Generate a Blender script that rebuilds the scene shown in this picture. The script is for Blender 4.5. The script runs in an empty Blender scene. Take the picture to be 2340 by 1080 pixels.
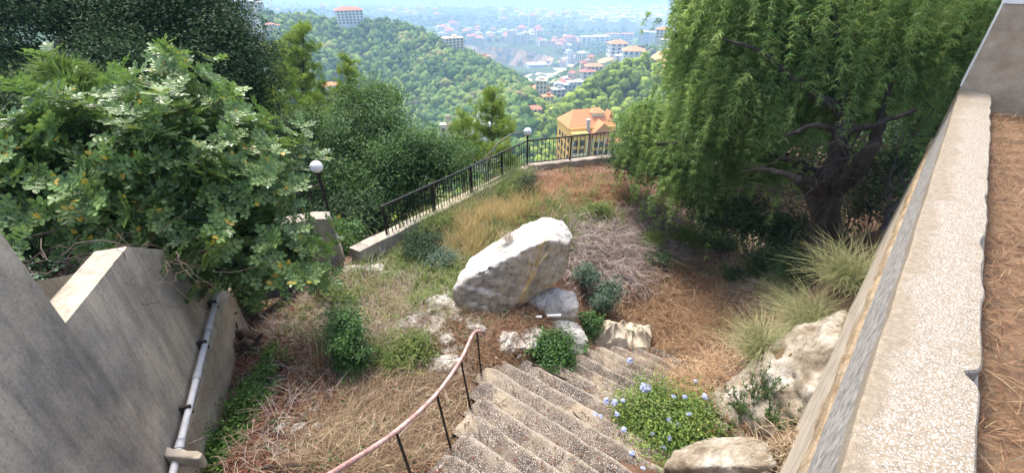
import bpy, bmesh, math, random
import numpy as np
from mathutils import Matrix, Vector
R = math.radians
rng = np.random.default_rng(7)
random.seed(7)
sc = bpy.context.scene
C = sc.collection

# ------------------------------------------------------------------ camera
PITCH = R(31.0)
cd = bpy.data.cameras.new('camera'); cam = bpy.data.objects.new('camera', cd); C.objects.link(cam)
cam.location = (0, 0, 0); cam.rotation_euler = (R(90) - PITCH, 0, 0)
cd.sensor_width = 36.0; cd.lens = 36.0 * 1000 / 2340
cd.clip_start = 0.05; cd.clip_end = 60000
sc.camera = cam

# ------------------------------------------------------------------ sky, sun, exposure
SUN_EL, SUN_AZ = R(62), R(-28)            # azimuth from +Y (forward), negative to the left
W = bpy.data.worlds.new('World'); sc.world = W; W.use_nodes = True
wn = W.node_tree.nodes; wl = W.node_tree.links
for n in list(wn): wn.remove(n)
sky = wn.new('ShaderNodeTexSky'); sky.sky_type = 'NISHITA'; sky.sun_disc = False
sky.sun_elevation = SUN_EL; sky.sun_rotation = SUN_AZ; sky.altitude = 500; sky.dust_density = 6.0; sky.ozone_density = .4
bg = wn.new('ShaderNodeBackground'); bg.inputs[1].default_value = 0.15
wo = wn.new('ShaderNodeOutputWorld')
wl.new(sky.outputs[0], bg.inputs[0]); wl.new(bg.outputs[0], wo.inputs[0])
sd = bpy.data.lights.new('sun', 'SUN'); sun = bpy.data.objects.new('sun', sd); C.objects.link(sun)
sd.energy = 1.5; sd.angle = R(12.0); sd.color = (1.0, 0.97, 0.91)
sdir = Vector((math.sin(SUN_AZ) * math.cos(SUN_EL), math.cos(SUN_AZ) * math.cos(SUN_EL), math.sin(SUN_EL)))
sun.rotation_euler = (-sdir).to_track_quat('-Z', 'Y').to_euler()
sc.view_settings.view_transform = 'Standard'; sc.view_settings.look = 'None'
sc.view_settings.exposure = 1.72; sc.view_settings.gamma = 1.0; sc.view_settings.use_curve_mapping = False
sc.render.engine = 'CYCLES'
sc.cycles.use_denoising = True
sc.cycles.max_bounces = 8; sc.cycles.transparent_max_bounces = 8; sc.cycles.volume_bounces = 1

# ------------------------------------------------------------------ projection helpers (pixel of the 2340 photo -> direction)
cp, sp_ = math.cos(PITCH), math.sin(PITCH)
def ray(px, py):
    u = (np.asarray(px, float) - 1170) / 1000; v = (np.asarray(py, float) - 540) / 1000
    return np.stack([u, cp - v * sp_, -sp_ - v * cp], -1)
def pt_s(px, py, s): return ray(px, py) * s
def pt_y(px, py, y): d = ray(px, py); return d * (y / d[..., 1])
def pt_z(px, py, z): d = ray(px, py); return d * (z / d[..., 2])
def proj(p):
    p = np.asarray(p, float); dep = p[..., 1] * cp - p[..., 2] * sp_
    return 1170 + 1000 * p[..., 0] / dep, 540 - 1000 * (p[..., 1] * sp_ + p[..., 2] * cp) / dep, dep

# ------------------------------------------------------------------ numpy noise
def _hash(ix, iy, iz, seed):
    h = (ix * 374761393 + iy * 668265263 + iz * 2147483647 + seed * 144665) & 0xffffffff
    h = ((h ^ (h >> 13)) * 1274126177) & 0xffffffff
    h = ((h ^ (h >> 16)) * 2246822519) & 0xffffffff
    return ((h ^ (h >> 15)) & 0xffff) / 65535.0
def vnoise(p, seed=0):
    p = np.asarray(p, float); i = np.floor(p).astype(np.int64); f = p - i; f = f * f * (3 - 2 * f)
    r = 0
    for dx in (0, 1):
        for dy in (0, 1):
            for dz in (0, 1):
                w = (f[..., 0] if dx else 1 - f[..., 0]) * (f[..., 1] if dy else 1 - f[..., 1]) * (f[..., 2] if dz else 1 - f[..., 2])
                r = r + w * _hash(i[..., 0] + dx, i[..., 1] + dy, i[..., 2] + dz, seed)
    return r * 2 - 1
def fbm(p, octv=4, seed=0, gain=.5):
    p = np.asarray(p, float); a, s, r = 1.0, 1.0, 0
    for k in range(octv):
        r = r + a * vnoise(p * s + k * 17.3, seed + k); a *= gain; s *= 2.03
    return r
def p3(x, y, z=0.0):
    x = np.asarray(x, float); return np.stack([x, np.asarray(y, float) + 0 * x, z + 0 * x], -1)
def unit(v): return v / np.maximum(np.linalg.norm(v, axis=-1, keepdims=True), 1e-9)
def rdirs(n): return unit(rng.normal(size=(n, 3)))

# ------------------------------------------------------------------ mesh builder
class MB:
    def __init__(s): s.v = []; s.f = []; s.n = 0; s.t = []
    def add(s, v, f, mi=0, tint=None):
        v = np.asarray(v, float).reshape(-1, 3)
        if isinstance(f, np.ndarray): fs = [f]
        else:
            fs = {}
            for q in f: fs.setdefault(len(q), []).append(q)
            fs = [np.array(a) for a in fs.values()]
        for a in fs: s.f.append((a + s.n, mi))
        s.v.append(v); s.n += len(v)
        s.t.append(np.zeros(len(v)) if tint is None else np.broadcast_to(np.asarray(tint, float), (len(v),)))
    def mesh(s, name, mats, off=None, smooth=False):
        me = bpy.data.meshes.new(name)
        V = np.concatenate(s.v) if s.v else np.zeros((0, 3))
        if off is not None: V = V - np.asarray(off)
        loops = np.concatenate([a.ravel() for a, _ in s.f]); tot = np.concatenate([np.full(len(a), a.shape[1]) for a, _ in s.f])
        mi = np.concatenate([np.full(len(a), m) for a, m in s.f])
        me.vertices.add(len(V)); me.vertices.foreach_set('co', V.astype(np.float32).ravel())
        me.loops.add(len(loops)); me.loops.foreach_set('vertex_index', loops.astype(np.int32))
        me.polygons.add(len(tot)); st = np.concatenate([[0], np.cumsum(tot)[:-1]])
        me.polygons.foreach_set('loop_start', st.astype(np.int32))
        try: me.polygons.foreach_set('loop_total', tot.astype(np.int32))
        except Exception: pass
        me.polygons.foreach_set('material_index', mi.astype(np.int32))
        me.update(calc_edges=True)
        me.polygons.foreach_set('use_smooth', np.full(len(tot), smooth))
        T = np.concatenate(s.t)
        if T.any():
            at = me.attributes.new('tint', 'FLOAT', 'POINT'); at.data.foreach_set('value', T.astype(np.float32))
        for m in (mats if isinstance(mats, (list, tuple)) else [mats]): me.materials.append(m)
        me.validate()
        return me
    def box(s, c, size, rz=0.0, mi=0, taper=1.0):
        sx, sy, sz = np.asarray(size) / 2.0; v = []
        for z in (-sz, sz):
            k = taper if z > 0 else 1
            for x, y in ((-sx, -sy), (sx, -sy), (sx, sy), (-sx, sy)): v.append((x * k, y * k, z))
        v = np.array(v); ca, sa = math.cos(rz), math.sin(rz)
        v = np.stack([v[:, 0] * ca - v[:, 1] * sa, v[:, 0] * sa + v[:, 1] * ca, v[:, 2]], -1) + np.asarray(c)
        s.add(v, [(0, 3, 2, 1), (4, 5, 6, 7), (0, 1, 5, 4), (1, 2, 6, 5), (2, 3, 7, 6), (3, 0, 4, 7)], mi)
    def tube(s, pts, rad, n=6, mi=0, cap=True, tint=None):
        P = np.asarray(pts, float); rad = np.broadcast_to(np.asarray(rad, float), (len(P),))
        T = unit(np.gradient(P, axis=0)); ref = np.array([0.0, 0, 1]) if abs(T[0, 2]) < .9 else np.array([1.0, 0, 0])
        v = []
        for p, t, r in zip(P, T, rad):
            a = unit(np.cross(t, ref)); b = np.cross(t, a); ref = np.cross(a, t)
            for k in range(n):
                an = 2 * math.pi * k / n; v.append(p + r * (a * math.cos(an) + b * math.sin(an)))
        f = [(i * n + k, i * n + (k + 1) % n, (i + 1) * n + (k + 1) % n, (i + 1) * n + k) for i in range(len(P) - 1) for k in range(n)]
        if cap: f += [tuple(range(n)), tuple(range((len(P) - 1) * n + n - 1, (len(P) - 1) * n - 1, -1))]
        s.add(v, f, mi, tint)

def empty(name, loc, rz=0.0):
    o = bpy.data.objects.new(name, None); C.objects.link(o); o.location = [float(a) for a in loc]; o.rotation_euler = (0, 0, rz)
    o.empty_display_size = .1
    return o
def tag(o, label=None, cat=None, group=None, kind=None):
    if label: o['label'] = label
    if cat: o['category'] = cat
    if group: o['group'] = group
    if kind: o['kind'] = kind
    return o
def thing(name, label, cat, loc, rz=0.0, group=None): return tag(empty(name, loc, rz), label, cat, group)
def part(name, mb, mat, parent, local=False, smooth=False, kind=None, label=None):
    """a mesh under its thing; world coordinates unless local"""
    off = None
    if parent is not None and not local:
        off = np.array(parent.location)
        if parent.parent is not None: off = off + np.array(parent.parent.location)
    me = mb.mesh(name, mat, off, smooth)
    o = bpy.data.objects.new(name, me); C.objects.link(o); o.parent = parent
    return tag(o, label, None, None, kind)
def inst(name, me, parent, loc, rot=(0, 0, 0), scale=(1, 1, 1)):
    o = bpy.data.objects.new(name, me); C.objects.link(o); o.parent = parent
    o.location = [float(a) for a in loc]; o.rotation_euler = rot; o.scale = scale
    return o
def solo(name, mb, mat, loc, label, cat, group=None, kind=None, smooth=False):
    me = mb.mesh(name, mat, loc, smooth); o = bpy.data.objects.new(name, me); C.objects.link(o)
    o.location = [float(a) for a in loc]
    return tag(o, label, cat, group, kind)
def struct(name, mb, mat, smooth=True, loc=(0, 0, 0)):
    return tag(part(name, mb, mat, None, smooth=smooth), kind='structure')

# ------------------------------------------------------------------ materials
def _base(name):
    m = bpy.data.materials.new(name); m.use_nodes = True
    nt = m.node_tree; b = nt.nodes['Principled BSDF']; return m, nt, b
def _ramp(nt, fac, cols):
    r = nt.nodes.new('ShaderNodeValToRGB'); e = r.color_ramp.elements
    while len(e) < len(cols): e.new(.5)
    for k, (p, c) in enumerate(cols): e[k].position = p; e[k].color = (*c, 1)
    nt.links.new(fac, r.inputs[0]); return r.outputs[0]
def _noise(nt, vec, scale, detail=6, rough=.6, dist=0.0):
    n = nt.nodes.new('ShaderNodeTexNoise'); n.inputs['Scale'].default_value = scale; n.inputs['Detail'].default_value = detail
    n.inputs['Roughness'].default_value = rough; n.inputs['Distortion'].default_value = dist
    if vec is not None: nt.links.new(vec, n.inputs['Vector'])
    return n.outputs['Fac']
def _mix(nt, fac, a, b, mode='MIX'):
    m = nt.nodes.new('ShaderNodeMix'); m.data_type = 'RGBA'; m.blend_type = mode
    for sock, val in ((m.inputs[0], fac), (m.inputs[6], a), (m.inputs[7], b)):
        if hasattr(val, 'links') or isinstance(val, bpy.types.NodeSocket): nt.links.new(val, sock)
        else: sock.default_value = val if not isinstance(val, tuple) else (*val, 1)
    return m.outputs[2]
def _vec(nt, scale=(1, 1, 1), rot=(0, 0, 0), pos=True):
    g = nt.nodes.new('ShaderNodeNewGeometry' if pos else 'ShaderNodeTexCoord'); mp = nt.nodes.new('ShaderNodeMapping')
    mp.inputs['Scale'].default_value = scale; mp.inputs['Rotation'].default_value = rot
    nt.links.new(g.outputs['Position' if pos else 'Object'], mp.inputs['Vector']); return mp.outputs[0]
def _bump(nt, b, h, strength, dist):
    bp = nt.nodes.new('ShaderNodeBump'); bp.inputs['Strength'].default_value = strength; bp.inputs['Distance'].default_value = dist
    nt.links.new(h, bp.inputs['Height']); nt.links.new(bp.outputs[0], b.inputs['Normal'])
def nmat(name, cols, scale=4, rough=.9, bump=.4, bdist=.02, bscale=None, vs=(1, 1, 1), rot=(0, 0, 0), fine=None, spec=.3, pos=True):
    m, nt, b = _base(name); v = _vec(nt, vs, rot, pos)
    c = _ramp(nt, _noise(nt, v, scale, 8, .62), cols)
    if fine:   # (scale, strength, dark colour multiply)
        c = _mix(nt, fine[1], c, _ramp(nt, _noise(nt, v, fine[0], 4, .7), [(.3, fine[2]), (.7, (1, 1, 1))]), 'MULTIPLY')
    nt.links.new(c, b.inputs['Base Color']); b.inputs['Roughness'].default_value = rough
    b.inputs['Specular IOR Level'].default_value = spec
    if bump: _bump(nt, b, _noise(nt, v, bscale or scale * 3, 8, .7), bump, bdist)
    return m
def leafmat(name, cols, rough=.5, trans=.3, spec=.4, wi=.6, wt=.5):
    m, nt, b = _base(name)
    g = nt.nodes.new('ShaderNodeNewGeometry'); a = nt.nodes.new('ShaderNodeAttribute'); a.attribute_name = 'tint'
    m1 = nt.nodes.new('ShaderNodeMath'); m1.operation = 'MULTIPLY_ADD'; m1.inputs[1].default_value = wi
    m2 = nt.nodes.new('ShaderNodeMath'); m2.operation = 'MULTIPLY'; m2.inputs[1].default_value = wt
    nt.links.new(a.outputs['Fac'], m2.inputs[0]); nt.links.new(g.outputs['Random Per Island'], m1.inputs[0]); nt.links.new(m2.outputs[0], m1.inputs[2])
    c = _ramp(nt, m1.outputs[0], cols)
    nt.links.new(c, b.inputs['Base Color']); b.inputs['Roughness'].default_value = rough; b.inputs['Specular IOR Level'].default_value = spec
    if trans:
        t = nt.nodes.new('ShaderNodeBsdfTranslucent'); mx = nt.nodes.new('ShaderNodeMixShader'); mx.inputs[0].default_value = trans
        c2 = _mix(nt, .45, c, (.2, .34, .06)) if trans > .2 else c
        nt.links.new(c2, t.inputs[0])
        nt.links.new(b.outputs[0], mx.inputs[1]); nt.links.new(t.outputs[0], mx.inputs[2])
        nt.links.new(mx.outputs[0], nt.nodes['Material Output'].inputs[0])
    return m
def plain(name, col, rough=.6, metal=0.0, spec=.4):
    m, nt, b = _base(name); b.inputs['Base Color'].default_value = (*col, 1); b.inputs['Roughness'].default_value = rough
    b.inputs['Metallic'].default_value = metal; b.inputs['Specular IOR Level'].default_value = spec
    v = _vec(nt); c = _mix(nt, .35, col, _ramp(nt, _noise(nt, v, 6, 5), [(.3, tuple(x * .6 for x in col)), (.7, col)]))
    nt.links.new(c, b.inputs['Base Color']); return m

M = {}
M['soil'] = nmat('soil', [(.25, (.06, .035, .02)), (.45, (.13, .075, .045)), (.6, (.2, .13, .08)), (.8, (.26, .19, .12))], 1.6, bump=.9, bdist=.05, bscale=9, fine=(40, .7, (.35, .3, .28)))
M['terrace_soil'] = nmat('terrace_soil', [(.3, (.12, .07, .04)), (.55, (.26, .16, .09)), (.8, (.34, .24, .15))], 5, bump=.9, bdist=.03, bscale=30, fine=(60, .7, (.3, .25, .2)))
M['limestone'] = nmat('limestone', [(.28, (.18, .16, .13)), (.42, (.38, .35, .3)), (.55, (.54, .51, .46)), (.75, (.64, .62, .57))], 1.5, bump=.9, bdist=.04, bscale=7, fine=(11, .65, (.4, .38, .35)))
M['rock_tan'] = nmat('rock_tan', [(.32, (.16, .125, .085)), (.45, (.32, .27, .2)), (.56, (.44, .4, .33)), (.7, (.55, .52, .46))], 2.6, bump=1.0, bdist=.05, bscale=9, fine=(14, .7, (.35, .32, .28)))
def stainmat():
    m, nt, b = _base('stained_concrete'); v = _vec(nt); vs_ = _vec(nt, (5, 5, .35)); vm = _vec(nt, (2.2, 2.2, .5))
    c = _ramp(nt, _noise(nt, v, .75, 7, .62), [(.36, (.27, .25, .22)), (.5, (.43, .38, .3)), (.64, (.57, .48, .36))])
    c = _mix(nt, .55, c, _ramp(nt, _noise(nt, vm, 1.1, 8, .7, .5), [(.36, (.42, .42, .43)), (.54, (1, 1, 1))]), 'MULTIPLY')
    c = _mix(nt, .4, c, _ramp(nt, _noise(nt, vs_, 1.6, 8, .75), [(.38, (.45, .45, .46)), (.52, (1, 1, 1)), (.7, (1.15, 1.1, 1.0))]), 'MULTIPLY')
    c = _mix(nt, .6, c, _ramp(nt, _noise(nt, v, 38, 6, .8), [(.36, (.5, .5, .5)), (.5, (1, 1, 1)), (.68, (1.2, 1.18, 1.12))]), 'MULTIPLY')
    c = _mix(nt, _ramp(nt, _noise(nt, v, 9, 6, .75), [(.66, (0, 0, 0)), (.74, (.6, .6, .6))]), c, (.4, .37, .31))
    nt.links.new(c, b.inputs['Base Color']); b.inputs['Roughness'].default_value = .92; b.inputs['Specular IOR Level'].default_value = .2
    _bump(nt, b, _noise(nt, v, 45, 8, .8), .7, .012); return m
M['concrete'] = stainmat()
M['concrete_pale'] = nmat('concrete_pale', [(.3, (.24, .2, .15)), (.55, (.38, .33, .26)), (.75, (.48, .43, .35))], 4, bump=.5, bdist=.01, bscale=40, fine=(60, .4, (.6, .58, .55)))
M['concrete_grey'] = nmat('concrete_grey', [(.36, (.14, .135, .125)), (.5, (.27, .255, .235)), (.64, (.4, .38, .35))], 16, bump=.7, bdist=.01, bscale=90, fine=(120, .6, (.5, .5, .5)), vs=(1, 1, 1))
M['concrete_warm'] = nmat('concrete_warm', [(.3, (.3, .225, .15)), (.55, (.43, .34, .24)), (.75, (.52, .43, .33))], 4, bump=.6, bdist=.01, bscale=40, fine=(60, .5, (.55, .52, .5)))
M['rubble'] = nmat('rubble', [(.3, (.2, .14, .08)), (.5, (.38, .29, .18)), (.7, (.5, .42, .3))], 6, bump=1, bdist=.05, bscale=14, fine=(30, .7, (.4, .35, .3)))
M['bark'] = nmat('bark', [(.3, (.025, .018, .013)), (.55, (.052, .044, .037)), (.75, (.11, .095, .082))], 7, bump=1, bdist=.03, bscale=12, vs=(1, 1, .3))
M['bark_grey'] = nmat('bark_grey', [(.3, (.12, .1, .085)), (.7, (.3, .27, .24))], 9, bump=.6, bdist=.01, vs=(1, 1, .4))
M['twig'] = leafmat('twig', [(0, (.1, .07, .05)), (.4, (.2, .15, .12)), (.8, (.36, .29, .25))], .9, 0, .1)
M['twig_dark'] = leafmat('twig_dark', [(0, (.04, .028, .022)), (.4, (.09, .065, .05)), (.8, (.16, .12, .1))], .9, 0, .1)
M['twig_grey'] = leafmat('twig_grey', [(0, (.13, .1, .09)), (.4, (.27, .21, .19)), (.8, (.42, .35, .33))], .9, 0, .1)
M['iron'] = plain('black_iron', (.018, .016, .016), .5, .3)
M['iron_rust'] = plain('rusty_iron', (.05, .035, .028), .8, .2)
M['straw'] = leafmat('straw', [(0, (.085, .05, .035)), (.35, (.22, .145, .09)), (.6, (.35, .255, .16)), (.9, (.54, .45, .32))], .8, .25, .15)
M['straw_gold'] = leafmat('straw_gold', [(0, (.3, .19, .07)), (.4, (.46, .32, .14)), (.75, (.56, .43, .22))], .8, .25, .15)
M['straw_red'] = leafmat('straw_red', [(0, (.17, .07, .035)), (.4, (.3, .15, .08)), (.75, (.42, .26, .15))], .85, .2, .15)
M['bracken'] = leafmat('bracken', [(0, (.11, .06, .038)), (.35, (.28, .17, .095)), (.6, (.4, .275, .16)), (.9, (.55, .43, .28))], .85, .2, .15)
M['straw_grey'] = leafmat('straw_grey', [(0, (.11, .075, .055)), (.35, (.26, .195, .14)), (.6, (.36, .29, .21)), (.9, (.5, .44, .34))], .85, .2, .15)
M['litter'] = leafmat('litter', [(0, (.08, .03, .02)), (.4, (.2, .085, .055)), (.8, (.33, .18, .12))], .85, .1, .2)
M['needles'] = leafmat('needles', [(0, (.07, .032, .02)), (.4, (.25, .135, .07)), (.8, (.46, .31, .19))], .85, .1, .2)
M['carob'] = leafmat('carob_leaf', [(0, (.04, .085, .022)), (.45, (.09, .16, .04)), (.7, (.15, .24, .065)), (.98, (.2, .29, .08)), (.998, (.4, .28, .03))], .42, .25, .5)
M['dark_leaf'] = leafmat('dark_leaf', [(0, (.016, .036, .014)), (.5, (.034, .068, .022)), (.9, (.065, .115, .034))], .6, .2, .2)
M['oak_leaf'] = leafmat('oak_leaf', [(0, (.022, .058, .016)), (.5, (.06, .13, .034)), (.9, (.12, .215, .055))], .55, .25, .25)
M['pine'] = leafmat('pine_needle', [(0, (.13, .2, .03)), (.5, (.25, .34, .055)), (.9, (.38, .45, .1))], .6, .3, .3)
M['pine_dark'] = leafmat('pine_needle_dark', [(0, (.06, .11, .025)), (.5, (.12, .19, .04)), (.9, (.19, .26, .06))], .6, .25, .3)
M['pepper'] = leafmat('pepper_leaf', [(0, (.065, .125, .035)), (.45, (.16, .26, .075)), (.75, (.28, .4, .12)), (.98, (.48, .5, .16))], .55, .48, .3)
M['weed'] = leafmat('weed_leaf', [(0, (.06, .1, .022)), (.5, (.13, .18, .04)), (.9, (.24, .27, .08))], .6, .3, .3)
M['shrub'] = leafmat('shrub_leaf', [(0, (.025, .075, .02)), (.5, (.055, .14, .03)), (.9, (.11, .21, .05))], .5, .25, .4)
M['creeper'] = leafmat('creeper_leaf', [(0, (.05, .12, .025)), (.5, (.11, .22, .04)), (.9, (.2, .32, .07))], .5, .3, .3)
M['shrub_dark'] = leafmat('shrub_leaf_dark', [(0, (.016, .04, .016)), (.5, (.035, .07, .024)), (.9, (.075, .11, .04))], .6, .2, .3)
M['glaucous'] = leafmat('glaucous_leaf', [(0, (.04, .08, .05)), (.5, (.085, .14, .09)), (.9, (.16, .22, .15))], .6, .15, .3)
M['plumbago'] = leafmat('plumbago_leaf', [(0, (.05, .11, .025)), (.45, (.11, .19, .035)), (.9, (.28, .34, .07))], .5, .3, .4)
M['petal'] = leafmat('petal', [(0, (.4, .45, .75)), (.9, (.6, .65, .88))], .7, .3, .2)
M['feather'] = leafmat('feather_grass', [(0, (.12, .14, .05)), (.5, (.23, .24, .11)), (.9, (.38, .36, .2))], .7, .25, .2)
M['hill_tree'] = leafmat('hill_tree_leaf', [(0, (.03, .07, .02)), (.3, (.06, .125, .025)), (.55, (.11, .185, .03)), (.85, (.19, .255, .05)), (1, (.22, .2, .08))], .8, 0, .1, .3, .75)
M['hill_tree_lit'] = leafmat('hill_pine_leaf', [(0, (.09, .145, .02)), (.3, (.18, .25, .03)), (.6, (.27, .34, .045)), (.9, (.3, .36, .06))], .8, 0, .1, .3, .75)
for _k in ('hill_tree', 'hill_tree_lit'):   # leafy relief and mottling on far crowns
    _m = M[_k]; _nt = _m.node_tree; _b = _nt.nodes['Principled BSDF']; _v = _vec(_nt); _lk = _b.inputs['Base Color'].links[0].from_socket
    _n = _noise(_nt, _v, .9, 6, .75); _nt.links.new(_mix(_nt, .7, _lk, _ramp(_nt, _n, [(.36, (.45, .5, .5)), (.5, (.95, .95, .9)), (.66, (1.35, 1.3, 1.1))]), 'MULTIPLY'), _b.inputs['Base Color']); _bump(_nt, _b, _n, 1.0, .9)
M['tarp'] = nmat('tarp', [(.35, (.24, .2, .14)), (.5, (.42, .36, .27)), (.7, (.52, .46, .36))], 5, .75, .3, .01, 40, spec=.3)
M['globe'] = plain('white_globe', (.85, .85, .85), .25, 0, .5)
M['pipe'] = nmat('grey_pipe', [(.3, (.4, .4, .4)), (.7, (.56, .56, .56))], 6, .5, .1, .003)
M['rail'] = nmat('worn_pink_paint', [(.35, (.3, .17, .15)), (.5, (.5, .32, .29)), (.65, (.62, .46, .42))], 10, .55, .2, .002, fine=(50, .6, (.5, .45, .42)))
M['log'] = nmat('rotten_wood', [(.3, (.02, .014, .012)), (.55, (.08, .05, .035)), (.75, (.28, .19, .12))], 7, .9, .8, .03)
M['white_plastic'] = plain('white_plastic', (.78, .77, .74), .4)

def capmat():
    """exposed aggregate coping: pale pebbles in tan mortar"""
    m, nt, b = _base('aggregate_coping'); v = _vec(nt)
    vo = nt.nodes.new('ShaderNodeTexVoronoi'); vo.inputs['Scale'].default_value = 115; nt.links.new(v, vo.inputs['Vector'])
    big = _noise(nt, v, 2.2, 7, .65)
    peb = _ramp(nt, vo.outputs['Distance'], [(.25, (1, 1, 1)), (.6, (0, 0, 0))])
    cov = nt.nodes.new('ShaderNodeMath'); cov.operation = 'MULTIPLY'
    dp = nt.nodes.new('ShaderNodeVectorMath'); dp.operation = 'DOT_PRODUCT'; g_ = nt.nodes.new('ShaderNodeNewGeometry'); nt.links.new(g_.outputs['Position'], dp.inputs[0]); dp.inputs[1].default_value = (.725, -.688, 0)
    wb = nt.nodes.new('ShaderNodeMapRange'); wb.inputs[1].default_value = .24; wb.inputs[2].default_value = .40; wb.inputs[3].default_value = -.22; wb.inputs[4].default_value = .06; nt.links.new(dp.outputs['Value'], wb.inputs[0])
    ad = nt.nodes.new('ShaderNodeMath'); ad.operation = 'ADD'; nt.links.new(big, ad.inputs[0]); nt.links.new(wb.outputs[0], ad.inputs[1]); big = ad.outputs[0]
    cf = _ramp(nt, big, [(.4, (.12, .12, .12)), (.5, (1, 1, 1))])
    nt.links.new(peb, cov.inputs[0]); nt.links.new(cf, cov.inputs[1])
    pebc = _ramp(nt, vo.outputs['Color'], [(.1, (.19, .165, .135)), (.45, (.33, .305, .265)), (.9, (.46, .44, .4))])
    mort = _ramp(nt, _noise(nt, v, 26, 7, .7), [(.3, (.125, .1, .068)), (.55, (.215, .172, .118)), (.8, (.29, .255, .2))])
    c = _mix(nt, cov.outputs[0], mort, pebc)
    nt.links.new(c, b.inputs['Base Color']); b.inputs['Roughness'].default_value = .85
    _bump(nt, b, peb, .5, .004); return m
M['coping'] = capmat()
def stepmat():
    m, nt, b = _base('pebbled_steps'); v = _vec(nt)
    vo = nt.nodes.new('ShaderNodeTexVoronoi'); vo.inputs['Scale'].default_value = 62; vo.inputs['Randomness'].default_value = 1; nt.links.new(v, vo.inputs['Vector'])
    big = _noise(nt, v, 1.3, 6, .6)
    peb = _ramp(nt, vo.outputs['Distance'], [(.2, (1, 1, 1)), (.45, (0, 0, 0))])
    sel = _ramp(nt, _noise(nt, v, 3.1, 7, .75), [(.36, (.1, .1, .1)), (.56, (1, 1, 1))])
    mort = _ramp(nt, big, [(.38, (.042, .033, .027)), (.46, (.085, .066, .05)), (.54, (.145, .115, .088)), (.63, (.27, .22, .15)), (.74, (.35, .295, .21))])
    at = nt.nodes.new('ShaderNodeAttribute'); at.attribute_name = 'tint'
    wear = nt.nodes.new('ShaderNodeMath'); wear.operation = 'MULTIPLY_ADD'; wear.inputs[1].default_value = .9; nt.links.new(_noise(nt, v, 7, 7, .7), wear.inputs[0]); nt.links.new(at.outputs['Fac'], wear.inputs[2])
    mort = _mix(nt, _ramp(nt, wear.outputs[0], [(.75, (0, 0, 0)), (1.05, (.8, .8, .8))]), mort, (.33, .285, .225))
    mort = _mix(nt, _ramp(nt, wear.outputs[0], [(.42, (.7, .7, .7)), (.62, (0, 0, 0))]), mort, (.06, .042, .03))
    mort = _mix(nt, .6, mort, _ramp(nt, _noise(nt, v, 25, 6, .7), [(.3, (.5, .46, .42)), (.7, (1, 1, 1))]), 'MULTIPLY')
    mm = nt.nodes.new('ShaderNodeMath'); mm.operation = 'MULTIPLY'; nt.links.new(peb, mm.inputs[0]); nt.links.new(sel, mm.inputs[1])
    c = _mix(nt, mm.outputs[0], mort, _ramp(nt, _noise(nt, v, 60, 2), [(.3, (.4, .33, .26)), (.7, (.68, .63, .56))]))
    nt.links.new(c, b.inputs['Base Color']); b.inputs['Roughness'].default_value = .92
    h = nt.nodes.new('ShaderNodeMath'); h.operation = 'ADD'; nt.links.new(peb, h.inputs[0]); nt.links.new(_noise(nt, v, 20, 6), h.inputs[1])
    _bump(nt, b, h.outputs[0], .7, .012); return m
M['step'] = stepmat()
def wallcol(name, c, r=.85): M[name] = nmat(name, [(.3, tuple(x * .85 for x in c)), (.7, c)], .25, r, 0)
for nm, c in (('wall_cream', (.62, .54, .42)), ('wall_white', (.74, .73, .7)), ('wall_beige', (.52, .44, .34)), ('wall_tan', (.3, .23, .16)), ('wall_yellow', (.74, .44, .12)),
              ('wall_grey', (.4, .39, .37)), ('roof_red', (.5, .17, .1)), ('roof_orange', (.6, .24, .1)), ('trim_pale', (.72, .62, .45))): wallcol(nm, c)
M['glass'] = plain('dark_glass', (.035, .04, .05), .2, 0, .5)
M['shade'] = plain('dark_opening', (.06, .055, .055), .8)
M['earth'] = nmat('bare_earth', [(.3, (.42, .34, .24)), (.6, (.62, .55, .43)), (.8, (.7, .66, .58))], .03, .95, 0)
M['earth_orange'] = nmat('orange_earth', [(.3, (.42, .26, .12)), (.6, (.58, .4, .2)), (.8, (.6, .5, .36))], .08, .95, 0)
M['asphalt'] = nmat('road_surface', [(.3, (.42, .4, .37)), (.7, (.52, .5, .46))], .05, .95, 0)
M['cliff'] = nmat('quarry_rock', [(.34, (.06, .07, .07)), (.43, (.22, .17, .12)), (.52, (.46, .26, .11)), (.66, (.42, .34, .26))], .022, .95, .6, 4, .06, vs=(1.2, 1.2, .3))
def terrmat():
    m, nt, b = _base('hill_ground'); v = _vec(nt)
    c = _ramp(nt, _noise(nt, v, .02, 8, .65), [(.3, (.03, .055, .022)), (.5, (.06, .09, .03)), (.66, (.11, .115, .055)), (.8, (.25, .21, .13))])
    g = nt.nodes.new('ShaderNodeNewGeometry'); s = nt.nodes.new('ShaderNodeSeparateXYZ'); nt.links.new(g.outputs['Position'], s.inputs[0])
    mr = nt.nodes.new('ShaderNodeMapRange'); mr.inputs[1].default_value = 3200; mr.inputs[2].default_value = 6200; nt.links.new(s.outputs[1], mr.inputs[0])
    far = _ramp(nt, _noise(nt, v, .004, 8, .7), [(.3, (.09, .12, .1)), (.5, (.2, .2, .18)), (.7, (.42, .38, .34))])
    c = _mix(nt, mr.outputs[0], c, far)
    nt.links.new(c, b.inputs['Base Color']); b.inputs['Roughness'].default_value = .95; b.inputs['Specular IOR Level'].default_value = .1
    return m
M['terrain'] = terrmat()
def watermat():
    m, nt, b = _base('sea_water'); b.inputs['Base Color'].default_value = (.1, .3, .32, 1); b.inputs['Roughness'].default_value = .18
    _bump(nt, b, _noise(nt, _vec(nt), .05, 5), .3, 1.0); return m
M['water'] = watermat()

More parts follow.
